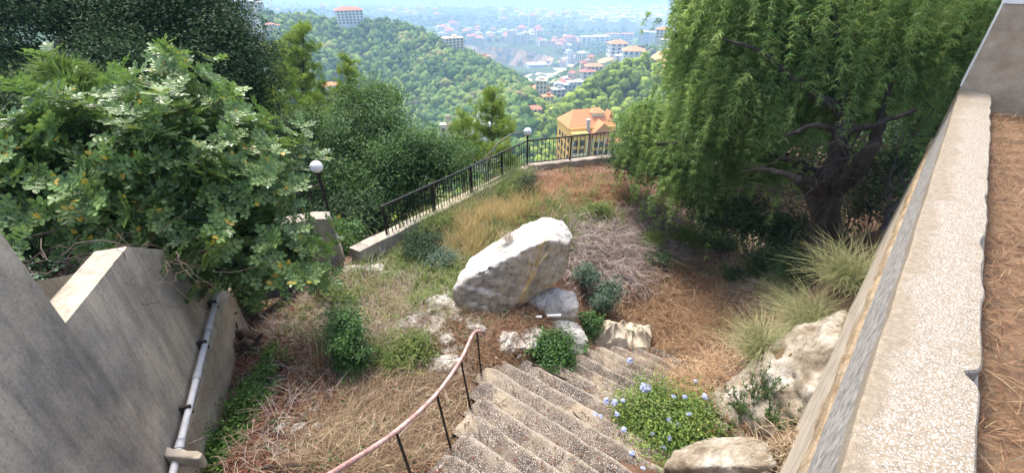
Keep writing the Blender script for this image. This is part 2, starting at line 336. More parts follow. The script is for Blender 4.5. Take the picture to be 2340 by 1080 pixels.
# ================================================================== LAND
# near ground: control points (photo pixel, height) -> thin-plate surface
CP = [(430, 1080, -4.3), (450, 960, -4.4), (545, 735, -4.75), (600, 1000, -4.4), (700, 1000, -4.4), (850, 1060, -4.35), (955, 1075, -4.45), (800, 800, -4.8), (650, 750, -4.75),
      (900, 700, -4.95), (950, 900, -4.85), (1040, 950, -4.9), (1060, 860, -5.0), (1100, 745, -5.0), (1000, 640, -5.1), (850, 620, -5.0), (750, 640, -4.95), (900, 560, -5.15), (1050, 500, -5.3),
      (1180, 420, -5.5), (1250, 425, -5.6), (1400, 405, -5.6), (1300, 480, -5.5), (1180, 470, -5.45), (1400, 520, -5.75), (1450, 600, -6.05), (1400, 680, -6.2), (1360, 745, -6.25),
      (1430, 800, -6.45), (1550, 720, -6.5), (1600, 800, -6.4), (1650, 650, -6.5), (1800, 570, -6.3), (1890, 560, -6.2), (1700, 700, -6.1), (1690, 800, -5.7), (1790, 770, -5.0),
      (1640, 940, -5.3), (1950, 640, -4.7), (1850, 740, -4.7), (1560, 1040, -5.1), (1480, 1075, -5.0), (1640, 1110, -5.05), (1730, 1060, -4.95), (1770, 1000, -4.8), (1240, 750, -5.1), (1250, 820, -5.5), (1170, 800, -5.1)]
cxy = np.array([pt_z(a, b, z)[:2] for a, b, z in CP]); cz = np.array([c[2] for c in CP])
CU = np.array([.688, .725]); CN = np.array([.725, -.688])      # right wall: along, and to its right
def wpt(t, a): return CU * t + CN * a
ex = [(-9, 3, -4.5), (-9, 9, -5.5), (-6, 14, -6), (0, 1, -4.0), (-2, 0.5, -4.0), (3, 0, -5.0), (12, 12, -5.6), (10, 16, -5.9), (4, 17, -5.8), (-4, 1, -4.2), (14, 6, -5)]
for t in (1, 2.5, 4, 5.5, 7.5, 9.5): ex.append((*wpt(t, .1), -4.5 if t < 3 else -3.75 - .03 * t)); ex.append((*wpt(t, 1.5), -4.3))
cxy = np.concatenate([cxy, np.array([e[:2] for e in ex])]); cz = np.concatenate([cz, [e[2] for e in ex]])
def _tps(r2): return .5 * r2 * np.log(r2 + 1e-9)
_n = len(cxy); K = _tps(((cxy[:, None] - cxy[None]) ** 2).sum(-1)) + np.eye(_n) * .05
Pm = np.concatenate([np.ones((_n, 1)), cxy], 1); A = np.block([[K, Pm], [Pm.T, np.zeros((3, 3))]])
_w = np.linalg.solve(A, np.concatenate([cz, np.zeros(3)]))
FEN = np.array([(-3.15, 7.35), (.5, 13.6), (3.4, 14.3), (6.5, 15.0), (12, 16.5)])   # low boundary wall of the garden
WD = np.array([-.353, .9356]); W0 = np.array([-3.45, 2.78])                       # left wall: direction, origin
def wallside(x, y): return (x - W0[0]) * (-.9356) + (y - W0[1]) * (-.353)         # >0 left of the wall face
def seg_beyond(x, y):
    """metres beyond the boundary wall (>0 outside the garden)"""
    best = np.full(np.shape(x), 1e9); sgn = np.ones(np.shape(x))
    for a, b in zip(FEN[:-1], FEN[1:]):
        d = b - a; L2 = d @ d; t = np.clip(((x - a[0]) * d[0] + (y - a[1]) * d[1]) / L2, 0, 1)
        qx, qy = x - a[0] - t * d[0], y - a[1] - t * d[1]; ds = np.hypot(qx, qy)
        s = np.where(d[0] * qy - d[1] * qx > 0, 1, -1); m = ds < best - 1e-6
        best = np.where(m, ds, best); sgn = np.where(m, s, sgn)
    return best * sgn
def zg(x, y, rough=True):
    x = np.asarray(x, float); y = np.asarray(y, float); sh = x.shape; xf, yf = x.ravel(), y.ravel(); z = np.zeros(len(xf))
    for i in range(0, len(xf), 20000):
        q = np.stack([xf[i:i + 20000], yf[i:i + 20000]], -1)
        z[i:i + 20000] = _tps(((q[:, None] - cxy[None]) ** 2).sum(-1)) @ _w[:_n] + _w[_n] + q @ _w[_n + 1:]
    z = np.clip(z, -7.2, -3.6)
    if rough: z = z + .07 * fbm(p3(xf * 1.1, yf * 1.1), 5, 3)
    s = wallside(xf, yf); k = np.clip((s - .12) / .2, 0, 1) * np.clip((7.4 - yf) / 2.0, 0, 1)
    z = z * (1 - k) + k * (-2.75 - .12 * np.maximum(s - .3, 0) + .08 * fbm(p3(xf, yf), 3, 9))
    bnd = seg_beyond(xf, yf) - .25
    z = z - np.clip(bnd, 0, 60) * .55
    lb = np.clip((yf - 7.0) - .2 * 0, 0, 30) * np.clip((-3.2 - xf) / .8, 0, 1)      # ground falls away behind the left stub wall
    z = np.minimum(z, np.where(xf < -3.0, -5.0 - .5 * lb + (k > 0) * 3, 99))
    return z.reshape(sh)
def gp(px, py, zf=None, smax=26.0):
    """where the sight line through a photo pixel meets the ground"""
    d = ray(np.atleast_1d(px), np.atleast_1d(py)); s = np.full(len(d), smax); done = np.zeros(len(d), bool)
    for q in np.arange(2.2, smax, .12):
        p = d * q; h = (p[:, 2] <= zg(p[:, 0], p[:, 1], False)) & ~done
        s[h] = q; done |= h
        if done.all(): break
    lo, hi = s - .12, s.copy()
    for _ in range(6):
        mid = (lo + hi) / 2; p = d * mid[:, None]; b = p[:, 2] <= zg(p[:, 0], p[:, 1], False)
        hi = np.where(b, mid, hi); lo = np.where(b, lo, mid)
    p = d * hi[:, None]; p[:, 2] = zg(p[:, 0], p[:, 1])
    return p if np.ndim(px) else p[0]

gx, gy = np.meshgrid(np.arange(-13, 14.01, .12), np.arange(.3, 21, .12)); zz = zg(gx, gy)
# far land: ridges (pixel, forward distance) over a falling valley
RID = [  # crest points (px, py, Y), front slope, back slope, rounding
    ([(-400, -40, 420), (0, -25, 430), (300, 5, 480), (560, 45, 520), (640, 50, 560), (700, 45, 600), (790, 62, 620), (880, 66, 600), (960, 95, 560), (1040, 147, 510), (1100, 182, 470), (1160, 216, 420), (1212, 256, 350)], .46, .5, 25),
    ([(2300, 60, 430), (1700, 72, 400), (1540, 112, 370), (1480, 140, 350), (1400, 172, 330), (1330, 222, 310), (1280, 264, 300), (1235, 305, 285)], .5, 1.3, 6),
    ([(2200, 70, 700), (1560, 92, 760), (1470, 108, 820), (1400, 108, 870), (1335, 128, 930), (1280, 170, 960)], .45, .4, 20),
    ([(700, 85, 1750), (900, 95, 1750), (1040, 104, 1720), (1130, 108, 1660), (1210, 116, 1600), (1262, 134, 1540)], 6, .02, 2),
    ([(500, 28, 2500), (700, 32, 2400), (880, 44, 2300), (1000, 46, 2500), (1150, 42, 2900), (1230, 58, 2700), (1330, 74, 2500), (1380, 92, 2300)], .2, .2, 40),
    ([(200, 2, 3600), (600, 12, 3500), (850, 22, 3700), (900, 30, 4000), (980, 12, 4200), (1080, 26, 4000), (1180, 22, 4300), (1300, 40, 4200)], .16, .2, 60)]
RID = [(np.array([pt_y(a, b, Y) for a, b, Y in pts]), f, bk, rd) for pts, f, bk, rd in RID]
def zfar(x, y):
    x = np.asarray(x, float); y = np.asarray(y, float); r = np.hypot(x, y)
    z = np.interp(r, [0, 14, 60, 150, 250, 400, 800, 1500, 2500, 4000, 5400, 5600, 40000], [-2, -8.5, -36, -80, -112, -135, -188, -264, -345, -430, -490, -494, -496])
    for P, fs, bs, rd in RID:
        best = np.full(x.shape, 1e9); zc = np.zeros(x.shape); fr = np.ones(x.shape, bool)
        for a, b in zip(P[:-1], P[1:]):
            d = (b - a)[:2]; t = np.clip(((x - a[0]) * d[0] + (y - a[1]) * d[1]) / (d @ d), 0, 1)
            qx, qy = a[0] + t * d[0], a[1] + t * d[1]; ds = np.hypot(x - qx, y - qy); m = ds < best
            best = np.where(m, ds, best); zc = np.where(m, a[2] + t * (b[2] - a[2]), zc); fr = np.where(m, r < np.hypot(qx, qy), fr)
        sl = np.where(fr, fs, bs); h = zc - sl * (np.sqrt(best ** 2 + rd ** 2) - rd)
        z = np.maximum(z, h)
    amp = np.clip((r - 120) / 900, 0, 1) * 9 * np.clip((6000 - r) / 2500, .05, 1)
    z = z + amp * fbm(p3(x / 170, y / 170), 4, 21)
    return np.where((r > 5600) & (r < 7400) & (x > y * .225 + 100 * fbm(p3(x / 900, y / 900), 3, 5)), -504.0, np.maximum(z, -499))
def gpf(px, py, r0=60, r1=12000):
    d = ray(px, py); d = d / np.hypot(d[0], d[1]); rr = np.geomspace(r0, r1, 1500)
    hit = d[2] * rr <= zfar(d[0] * rr, d[1] * rr); i = int(np.argmax(hit)) if hit.any() else len(rr) - 1
    q = d * rr[i]; return np.array([q[0], q[1], float(zfar(q[0], q[1]))])
NA, NR = 320, 260
az = np.linspace(R(-66), R(66), NA); rr = np.concatenate([[13.0], np.geomspace(17, 17000, NR - 1)])
fa, frr = np.meshgrid(az, rr); FX, FY = np.sin(fa) * frr, np.cos(fa) * frr; FZ = zfar(FX, FY)
def grid_faces(nr, nc): i = np.arange(nr * nc).reshape(nr, nc); return np.stack([i[:-1, :-1], i[:-1, 1:], i[1:, 1:], i[1:, :-1]], -1).reshape(-1, 4)
mb = MB(); mb.add(np.stack([gx, gy, zz], -1), grid_faces(*gx.shape)); struct('ground', mb, M['soil'])
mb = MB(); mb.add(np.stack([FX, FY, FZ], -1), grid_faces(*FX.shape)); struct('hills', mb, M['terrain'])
mb = MB(); wy, wx = np.meshgrid(np.linspace(5000, 8200, 9), np.linspace(1000, 9000, 9)); mb.add(p3(wx.ravel(), wy.ravel(), -500.5), grid_faces(9, 9)); struct('sea', mb, M['water'])
RATIO = np.maximum.accumulate(FZ / frr, axis=0)           # running horizon, to know what the land hides
def visible(x, y, z, h):
    r = np.hypot(x, y); a = np.arctan2(x, y); ia = np.clip(np.round((a - az[0]) / (az[1] - az[0])).astype(int), 0, NA - 1)
    ir = np.clip(np.searchsorted(rr, r) - 2, 0, NR - 1)
    return (z + h) / r >= RATIO[ir, ia] - .002
mb = MB()   # haze over the whole valley
mb.box((0, 4000, -249), (44000, 36000, 520)); hz = part('haze', mb, None, None)
hz.data.materials.clear(); hm = bpy.data.materials.new('valley_haze'); hm.use_nodes = True
hn = hm.node_tree; hn.nodes.remove(hn.nodes['Principled BSDF']); pv = hn.nodes.new('ShaderNodeVolumePrincipled')
pv.inputs['Color'].default_value = (.43, .62, .86, 1); pv.inputs['Density'].default_value = .0004; pv.inputs['Anisotropy'].default_value = .1
hn.links.new(pv.outputs[0], hn.nodes['Material Output'].inputs['Volume']); hz.data.materials.append(hm)
tag(hz, 'pale blue haze filling the valley down to the coast', 'haze', kind='stuff')

# draped strips and patches on the far land
def drape_strip(name, pix, width, mat, lift=1.2):
    P = np.array([gpf(a, b) for a, b in pix]); n = 6; Q = []
    for a, b in zip(P[:-1], P[1:]): Q += [a + (b - a) * k / n for k in range(n)]
    Q = np.array(Q + [P[-1]]); t = unit(np.gradient(Q[:, :2], axis=0)); s = np.stack([-t[:, 1], t[:, 0]], -1) * width / 2
    L, Rr = Q[:, :2] + s, Q[:, :2] - s; v = []
    for l, r_ in zip(L, Rr): v += [(*l, float(zfar(*l)) + lift), (*r_, float(zfar(*r_)) + lift)]
    m = MB(); m.add(v, [(2 * i, 2 * i + 1, 2 * i + 3, 2 * i + 2) for i in range(len(Q) - 1)]); return struct(name, m, mat)
PATCH = []
def drape_patch(name, px, py, rx, ry, mat, lift=1.5, seed=0):
    c = gpf(px, py); s = c[1]; n = 28; a = np.linspace(0, 2 * np.pi, n, endpoint=False)
    k = 1 + .28 * fbm(p3(np.cos(a) * 1.5, np.sin(a) * 1.5, seed), 3, seed + 40)
    m = MB(); rings = []
    for q in (0.02, .35, .7, 1.0):
        x = c[0] + np.cos(a) * rx * k * q; y = c[1] + np.sin(a) * ry * k * q; rings.append(np.stack([x, y, zfar(x, y) + lift * (1.2 - q)], -1))
    f = [(i * n + j, i * n + (j + 1) % n, (i + 1) * n + (j + 1) % n, (i + 1) * n + j) for i in range(3) for j in range(n)]
    m.add(np.concatenate(rings), f); PATCH.append((c[0], c[1], max(rx, ry))); return struct(name, m, mat)
drape_strip('road', [(1185, 186), (1210, 200), (1228, 214), (1236, 226), (1243, 240)], 9, M['asphalt'])
drape_strip('road', [(1252, 172), (1270, 184), (1284, 196), (1292, 208)], 8, M['asphalt'])
drape_strip('road', [(1192, 184), (1232, 168), (1262, 172), (1290, 160), (1318, 150)], 11, M['earth'])
for i, (a, b, rx, ry) in enumerate([(1262, 172, 22, 30), (1300, 150, 30, 60), (1322, 136, 32, 50), (1196, 184, 18, 25), (1282, 160, 25, 40)]): drape_patch('bare_slope', a, b, rx, ry, M['earth'], 3, i)
for i, (a, b, rx, ry) in enumerate([(1520, 125, 14, 30), (1340, 158, 14, 20), (1262, 190, 8, 14), (1386, 138, 14, 12)]): drape_patch('bare_slope', a, b, rx, ry, M['earth_orange'], 2.5, 11 + i)
# quarry cliff: a real stepped rock face across the valley
q = [(1010, 1735), (1060, 1715), (1095, 1690), (1130, 1660), (1170, 1640), (1205, 1600), (1240, 1570), (1268, 1535)]
qx = np.interp(np.linspace(0, 7, 90), range(8), [pt_y(a, 110, Y)[0] for a, Y in q]); qy = np.interp(np.linspace(0, 7, 90), range(8), [Y for _, Y in q])
lev = np.linspace(0, 1, 22); V = []
for l in lev:
    top = zfar(qx, qy + 10) + 2; h = np.interp(np.linspace(0, 7, 90), range(8), [35, 50, 70, 85, 85, 75, 45, 10])
    off = -22 - l * 45 - 9 * fbm(p3(qx / 30, l * 2.2 + qx * 0, qx / 90), 4, 50); V.append(np.stack([qx + .2 * off, qy + off - 4, top - h * l * 1.0], -1))
mb = MB(); mb.add(np.array(V), grid_faces(22, 90)); struct('quarry_cliff', mb, M['cliff'], smooth=False)

# ------------------------------------------------------------------ forests on the hills
def tree_template(nq, seed, sub):
    g = np.random.default_rng(seed); bm = bmesh.new(); bmesh.ops.create_icosphere(bm, subdivisions=sub, radius=1); V = np.array([v.co[:] for v in bm.verts]); F = np.array([[v.index for v in f.verts] for f in bm.faces]); bm.free()
    off = g.uniform(0, 50, 3); k = 1 + .42 * fbm(V * 1.5 + off, 3, seed) + .12 * g.normal(size=len(V)); W_ = V * k[:, None] * np.array([.5, .5, .46]) + (0, 0, .5)
    fs = [F]; vs = [W_]
    if nq:
        i = g.integers(0, len(F), nq); w = g.dirichlet((1, 1, 1), nq); P = (W_[F[i]] * w[..., None]).sum(1); n = unit(P - (0, 0, .4)); nn = unit(n + g.normal(size=(nq, 3)) * .3); P = P + n * g.uniform(-.02, .09, nq)[:, None]
        t = unit(np.cross(nn, g.normal(size=(nq, 3)))); b = np.cross(nn, t); L = g.uniform(.09, .2, nq)[:, None]; v = np.stack([P - t * L, P + b * L * .8, P + t * L, P - b * L * .8], 1).reshape(-1, 3); q = np.arange(nq * 4).reshape(-1, 4) + len(W_)
        vs.append(v); fs += [q[:, :3], q[:, [0, 2, 3]]]
    return np.concatenate(vs), np.concatenate(fs)
TT = [tree_template(70, 100 + i, 3) for i in range(6)]; TTs = [tree_template(8, 200 + i, 2) for i in range(6)]; TTm = [tree_template(7, 230 + i, 1) for i in range(6)]; TTf = [tree_template(0, 260 + i, 1) for i in range(6)]
def forest(name, label, xr, yr, n, size, cond, mat, tmpl, h_ind, indname, indlabel, group, nind):
    x = rng.uniform(*xr, n); y = rng.uniform(*yr, n); z = zfar(x, y); px, py, dep = proj(np.stack([x, y, z], -1))
    ok = visible(x, y, z, size[1] * 1.2) & (px > 380) & (px < 1720) & (py > -60) & cond(x, y, px, py)
    for a, b, r_ in PATCH: ok &= (np.hypot((x - a), (y - b)) > r_ * .85)
    x, y, z = x[ok], y[ok], z[ok]; s = size[0] + (size[1] - size[0]) * rng.beta(1.3, 2.6, len(x)) * 1.25; tint = np.clip(.5 + .5 * fbm(p3(x / 40, y / 40), 3, 77) + rng.normal(0, .27, len(x)), 0, 1)
    order = np.argsort(np.hypot(x, y) / s); m = MB()
    if nind:
        meshes = []
        for k in range(8):
            t = MB(); v, f = TT[k % 6]; t.add(v, f, 0, .05 + k / 8); meshes.append(t.mesh(indname, mat))
        for i in order[:nind]:
            o = inst(indname, meshes[int(np.clip(tint[i], 0, .99) * 8)], None, (x[i], y[i], z[i] - .1 * s[i]), (0, 0, rng.uniform(0, 6.3)), (s[i], s[i], s[i] * rng.uniform(.85, 1.2)))
            tag(o, indlabel, 'tree', group)
    for c_, i in enumerate(order[nind:]):
        v, f = (TTs if (c_ < 1500 and tmpl is TTm) else tmpl)[i % len(tmpl)]; a = rng.uniform(0, 6.3); ca, sa = math.cos(a), math.sin(a)
        w = np.stack([v[:, 0] * ca - v[:, 1] * sa, v[:, 0] * sa + v[:, 1] * ca, v[:, 2] * rng.uniform(.85, 1.2) - .1], -1) * s[i] + (x[i], y[i], z[i])
        m.add(w, f, 0, tint[i])
    o = part(name, m, mat, None, smooth=True); tag(o, label, 'forest', kind='stuff'); return len(x)
FOREST_LATER = []

# ------------------------------------------------------------------ buildings
def building(name, label, base, w, d, h, rz, floors, cols, wall, roof='flat', roofm='roof_red', group=None, balc=None, side=True, win=(.45, .55), winm='glass', sideCols=2):
    t = thing(name, label, 'building', base, rz, group)
    b = MB(); b.box((0, 0, h / 2 - 3), (w, d, h + 6)); part('wall', b, M[wall], t, True)
    r_ = MB()
    if roof == 'hip':
        o, rh = .06 * w, .16 * min(w, d) + .05 * w; W2, D2 = w / 2 + o, d / 2 + o; k = max(W2 - D2, .1 * W2); kd = max(D2 - W2, 0.0) + .05
        r_.add([(-W2, -D2, h + .02), (W2, -D2, h + .02), (W2, D2, h + .02), (-W2, D2, h + .02), (-k, -kd, h + rh), (k, -kd, h + rh), (k, kd, h + rh), (-k, kd, h + rh)],
               [(0, 1, 5, 4), (1, 2, 6, 5), (2, 3, 7, 6), (3, 0, 4, 7), (4, 5, 6, 7), (3, 2, 1, 0)])
    else:
        r_.box((0, 0, h + .3), (w * 1.03, d * 1.03, .6)); r_.box((w * .15, d * .1, h + 1.6), (w * .3, d * .3, 2.2))
    part('roof', r_, M[roofm], t, True)
    fh = h / floors; ww, wh = w / cols * win[0], fh * win[1]
    wm = MB(); wm.box((0, 0, 0), (ww, .3, wh)); wmesh = wm.mesh('window', M[winm])
    for f in range(floors):
        for c in range(cols): inst('window', wmesh, t, ((c + .5) * w / cols - w / 2, -d / 2 - .02, (f + .55) * fh))
        if side:
            for c in range(sideCols):
                for sgn in (-1, 1): inst('window', wmesh, t, (sgn * (w / 2 + .02), (c + .5) * d / sideCols - d / 2, (f + .55) * fh), (0, 0, R(90)))
    if balc:
        bm = MB(); bm.box((0, -.6, 0), (w * .5, 1.3, .25)); bm.box((0, -1.2, .5), (w * .5, .12, .9)); me = bm.mesh('balcony', M[balc])
        for f in range(1, floors): inst('balcony', me, t, (w * (.0 if f % 2 == 0 else .02), -d / 2, f * fh))
    return t
def bld(name, label, px0, px1, pyb, pyt, Y, *a, depth=.7, rz=0, sink=0, **k):
    """front width from px0..px1, base row pyb, roof row pyt, forward distance Y"""
    p = pt_y((px0 + px1) / 2, pyb, Y) if Y else gpf((px0 + px1) / 2, pyb, 300)
    w = (px1 - px0) / 1000 * proj(p)[2] / max(math.cos(rz) , .5); ztop = pt_y((px0 + px1) / 2, pyt, p[1])[2]
    face = math.atan2(-p[0], p[1]) + rz; d = w * depth
    c = p + np.array([-math.sin(face), math.cos(face), 0]) * d / 2 * .9
    PATCH.append((c[0], c[1], max(w, d) * .62))
    return building(name, label, (c[0], c[1], p[2]), w, d, ztop - p[2], face, *a, **k)
bld('apartment_block', 'white apartment block with red tiled roof on top of the wooded hill', 775, 832, 56, 24, 600, 5, 7, 'wall_white', roof='hip', roofm='roof_red', balc='wall_white', depth=.45, rz=.12)
bld('apartment_tower', 'cream stepped apartment tower with stacked balconies beside dark tree crown', 538, 586, 62, 4, 470, 8, 4, 'wall_cream', roofm='wall_white', balc='wall_white', depth=.6, rz=-.3)
bld('apartment_block', 'beige apartment block standing close behind the cream stepped tower', 574, 604, 42, 6, 560, 5, 3, 'wall_beige', roofm='wall_cream', depth=.8, rz=-.2)
bld('house', 'low house with bright red roof below the cream towers', 609, 628, 62, 56, 500, 1, 3, 'wall_cream', roof='hip', roofm='roof_red', depth=.7)
bld('house', 'small pale house with faded roof beside the bright red roof', 629, 640, 64, 58, 505, 1, 2, 'wall_white', roof='hip', roofm='roof_orange', depth=.7)
bld('apartment_block', 'cream apartment block on the shoulder of the wooded spur', 1018, 1060, 114, 88, 560, 4, 5, 'wall_cream', roofm='trim_pale', depth=.6, rz=.35)
bld('house', 'low pinkish house at the tip of the wooded spur', 1080, 1120, 139, 130, 620, 1, 4, 'wall_cream', roofm='roof_orange', depth=.4)
bld('tower_block', 'tan stone block with dark central window bay above the white villa', 1457, 1492, 108, 74, None, 4, 1, 'wall_tan', roofm='wall_beige', depth=.8, rz=-.25, win=(.28, .8))
bld('villa', 'white villa with orange hipped roof below the tan stone block', 1423, 1470, 140, 117, None, 2, 4, 'wall_white', roof='hip', roofm='roof_orange', depth=.8, rz=.1)
bld('villa', 'white round-fronted villa terrace just left of the orange roofed villa', 1406, 1424, 145, 128, None, 3, 2, 'wall_white', roofm='wall_white', depth=.8, rz=.3)
bld('villa', 'white house with long terracotta roof and tall pillars above the villas', 1394, 1432, 126, 100, None, 3, 3, 'wall_white', roof='hip', roofm='roof_orange', depth=.7, rz=.35)
bld('apartment_block', 'narrow cream tower at the left end of the ridge-top row', 1328, 1349, 113, 85, None, 6, 2, 'wall_cream', roofm='wall_white', depth=.8, rz=.35)
bld('apartment_block', 'pale block with balconies, second in the ridge-top row', 1358, 1392, 103, 84, None, 3, 3, 'wall_cream', roofm='trim_pale', balc='wall_white', depth=.8, rz=.4)
bld('apartment_block', 'long beige block with orange roof, third in the ridge-top row', 1384, 1416, 95, 78, None, 4, 5, 'wall_cream', roofm='roof_orange', balc='wall_white', depth=.5, rz=.3)
bld('apartment_block', 'beige block with twin window bays, fourth in the ridge-top row', 1418, 1444, 99, 78, None, 4, 3, 'wall_beige', roofm='roof_orange', depth=.7, rz=-.1)
bld('apartment_block', 'orange roofed block partly behind the tan stone block', 1498, 1530, 88, 68, 720, 3, 4, 'wall_cream', roof='hip', roofm='roof_orange', depth=.7)
bld('house', 'white house in the trees right of the tan stone block', 1508, 1532, 104, 92, 620, 2, 3, 'wall_white', roofm='wall_cream', depth=.7)
bld('warehouse', 'long white flat hall on the quarry floor', 1209, 1250, 164, 148, 1450, 2, 8, 'wall_white', roofm='wall_white', depth=.7, rz=.25)
bld('house', 'cream house with red roof at the foot of the valley road', 1200, 1237, 272, 250, None, 2, 4, 'wall_cream', roof='hip', roofm='roof_red', depth=.7, rz=.15)
bld('apartment_block', 'beige block with orange roof above the red roofed house', 1240, 1264, 248, 222, None, 3, 3, 'wall_cream', roofm='roof_orange', depth=.8, rz=.3)
bld('apartment_block', 'grey concrete block with dark bays beside the beige one', 1262, 1290, 238, 206, None, 4, 3, 'wall_grey', roofm='wall_grey', balc='wall_white', depth=.7, rz=.3)
bld('house', 'grey terraced house stepping up the slope above the grey block', 1288, 1314, 214, 194, None, 2, 3, 'wall_grey', roofm='wall_white', depth=.7, rz=.3)
bld('house', 'pale house with flat white roof on the valley terraces', 1300, 1336, 204, 188, None, 2, 4, 'wall_white', roofm='wall_white', depth=.5, rz=.4)
bld('house', 'pink house with red roof on the upper valley terrace', 1330, 1362, 182, 164, None, 2, 3, 'wall_cream', roof='hip', roofm='roof_red', depth=.6, rz=.4)
bld('house', 'wide orange roofed house at the top of the valley terraces', 1340, 1376, 172, 152, None, 2, 4, 'wall_cream', roof='hip', roofm='roof_orange', depth=.6, rz=.3)
bld('house', 'white house half hidden behind the bright pine and garden fence', 1068, 1122, 334, 290, 95, 3, 4, 'wall_cream', roofm='wall_white', depth=.6, rz=.1, balc='wall_white')
bld('house', 'pale house seen through the gap right of the dark round tree', 1008, 1036, 320, 290, 110, 2, 2, 'wall_cream', roofm='wall_beige', depth=.6)
bld('house', 'pale house with orange roof glimpsed between the pines', 738, 778, 222, 196, 190, 2, 3, 'wall_cream', roof='hip', roofm='roof_orange', depth=.6, rz=.3)
bld('house', 'small red roofed house glimpsed through the dark tree crown', 448, 476, 112, 92, 420, 2, 2, 'wall_cream', roof='hip', roofm='roof_red', depth=.7)

# the yellow mansion below the fence
def mansion():
    s_ = 150; yb = pt_y(1340, 400, 152); z0 = yb[2] - 4; fz = math.atan2(-yb[0], yb[1]) + .42
    t = thing('mansion', 'ornate yellow mansion with orange tiled roofs beyond the fence', 'mansion', (yb[0], yb[1], z0), fz)
    PATCH.append((yb[0], yb[1], 18))
    H = pt_y(1340, 287, 152)[2] - z0
    b = MB(); b.box((0, 4.5, H / 2 - 4), (17, 13, H + 8)); b.box((-5.6, -3.2, H / 2 - 4.5), (5.8, 3, H + 7)); b.box((2.6, -3.0, H / 2 - 5.2), (7, 2.6, H + 5.6))
    part('wall', b, M['wall_yellow'], t, True)
    def gable(n, x0, x1, y0, y1, z, rh, ridge_x=True, mat='roof_orange'):
        g = MB()
        if ridge_x: ym = (y0 + y1) / 2; v = [(x0, y0, z), (x1, y0, z), (x1, y1, z), (x0, y1, z), (x0 + (y1 - y0) * .3, ym, z + rh), (x1 - (y1 - y0) * .3, ym, z + rh)]; f = [(0, 1, 5, 4), (1, 2, 5), (2, 3, 4, 5), (3, 0, 4), (3, 2, 1, 0)]
        else: xm = (x0 + x1) / 2; v = [(x0, y0, z), (x1, y0, z), (x1, y1, z), (x0, y1, z), (xm, y0, z + rh), (xm, y1, z + rh)]; f = [(0, 1, 4), (1, 2, 5, 4), (2, 3, 5), (3, 0, 4, 5), (3, 2, 1, 0)]
        g.add(v, f); return part(n, g, M[mat], t, True)
    gable('roof', -9, 9, -1.6, 11.5, H + .02, 4.6); gable('roof', -1.6, 7, -4.9, 3, H - 1.9, 4.0, False)
    gable('roof', 3.5, 10.5, -5.8, -1.5, H - 5.2, 1.6)
    d = MB(); d.box((3.2, 4, H + 2.6), (4.6, 4, 2.4)); part('dormer', d, M['trim_pale'], t, True); gable('roof', .6, 5.8, 1.4, 6.5, H + 3.82, 1.3)
    gable('roof', 7.5, 10, 3, 7, H + 1.0, 2.6, False)
    c = MB(); c.box((-2.0, -1.9, H - .4), (1.1, 1.1, 6.0)); c.box((-2.0, -1.9, H + 2.7), (1.4, 1.4, .35)); part('chimney', c, M['wall_grey'], t, True)
    wm = MB(); wm.box((0, 0, 0), (1.5, .3, 2.0)); me = wm.mesh('window', M['shade'])
    for f in range(4):
        for x in (-7.2, -4.9): inst('window', me, t, (x, -4.74, H - 4.4 - f * 3.1))
        for x in (.6, 2.6, 4.6): inst('window', me, t, (x, -4.34, H - 5.6 - f * 3.1), scale=(.8, 1, 1))
        for y in (-1, 2, 5, 8): inst('window', me, t, (-8.54, y, H - 4.2 - f * 3.1), (0, 0, R(90)), (.8, 1, .9)); inst('window', me, t, (8.54, y, H - 4.2 - f * 3.1), (0, 0, R(90)))
    sm = MB(); sm.box((0, 0, 0), (.35, .3, .9)); ms = sm.mesh('slit', M['shade'])
    for k in range(3): inst('slit', ms, t, (-5.4 + k * .7, -4.74, H - 1.6))
    pm = MB(); pm.box((0, 0, 0), (.55, .5, H)); pm.box((0, 0, H / 2 - .6), (.8, .7, .5)); mp = pm.mesh('pilaster', M['trim_pale'])
    for x, y in ((-8.3, -4.8), (-2.9, -4.8), (-1.0, -4.45), (1.6, -4.45), (3.6, -4.45), (6.0, -4.45)): inst('pilaster', mp, t, (x, y, H / 2 - 3.4))
    bm = MB(); bm.box((0, -.5, 0), (4.6, 1.1, .25)); bm.box((0, -1.0, .5), (4.6, .1, .8)); mbal = bm.mesh('balcony', M['trim_pale'])
    for f in range(3): inst('balcony', mbal, t, (-5.9, -4.7, H - 8.6 - f * 3.1))
mansion()

# hazy towns: small houses one by one on the near plateau, the rest as one mass
var = []
for i in range(8):
    w, d, h = rng.uniform(11, 18), rng.uniform(10, 16), rng.uniform(8, 19); b = MB(); b.box((0, 0, h / 2 - 3), (w, d, h + 6), mi=0)
    if i % 2: W2, D2 = w * .54, d * .54; b.add([(-W2, -D2, h), (W2, -D2, h), (W2, D2, h), (-W2, D2, h), (-1, 0, h + 4), (1, 0, h + 4)], [(0, 1, 5, 4), (1, 2, 5), (2, 3, 4, 5), (3, 0, 4), (3, 2, 1, 0)], 1)
    else: b.box((0, 0, h + .5), (w * .5, d * .5, 2), mi=0)
    for f in range(int(h / 3.2)):
        for k in range(3): b.box(((k - 1) * w / 3.2, -d / 2, 2 + f * 3.2), (w * .14, .4, 1.6), mi=2)
    var.append(b.mesh('house', [M[('wall_white', 'wall_cream', 'wall_cream', 'wall_beige')[i % 4]], M['roof_red' if i % 4 == 1 else 'roof_orange'], M['glass']]))
def town(n, x0, x1, y0, y1, label, group, slope=0.0, sc_=(1, 1.3)):
    for _ in range(n):
        u = rng.uniform(); px = x0 + (x1 - x0) * u; py = rng.uniform(y0, y1) + slope * u
        p = gpf(px, py, 1250 if y1 < 130 else 420); s = rng.uniform(*sc_)
        o = inst('house', var[rng.integers(8)], None, p, (0, 0, math.atan2(-p[0], p[1]) + rng.normal(0, .5)), (s, s, s * rng.uniform(.8, 1.3))); tag(o, label, 'house', group)
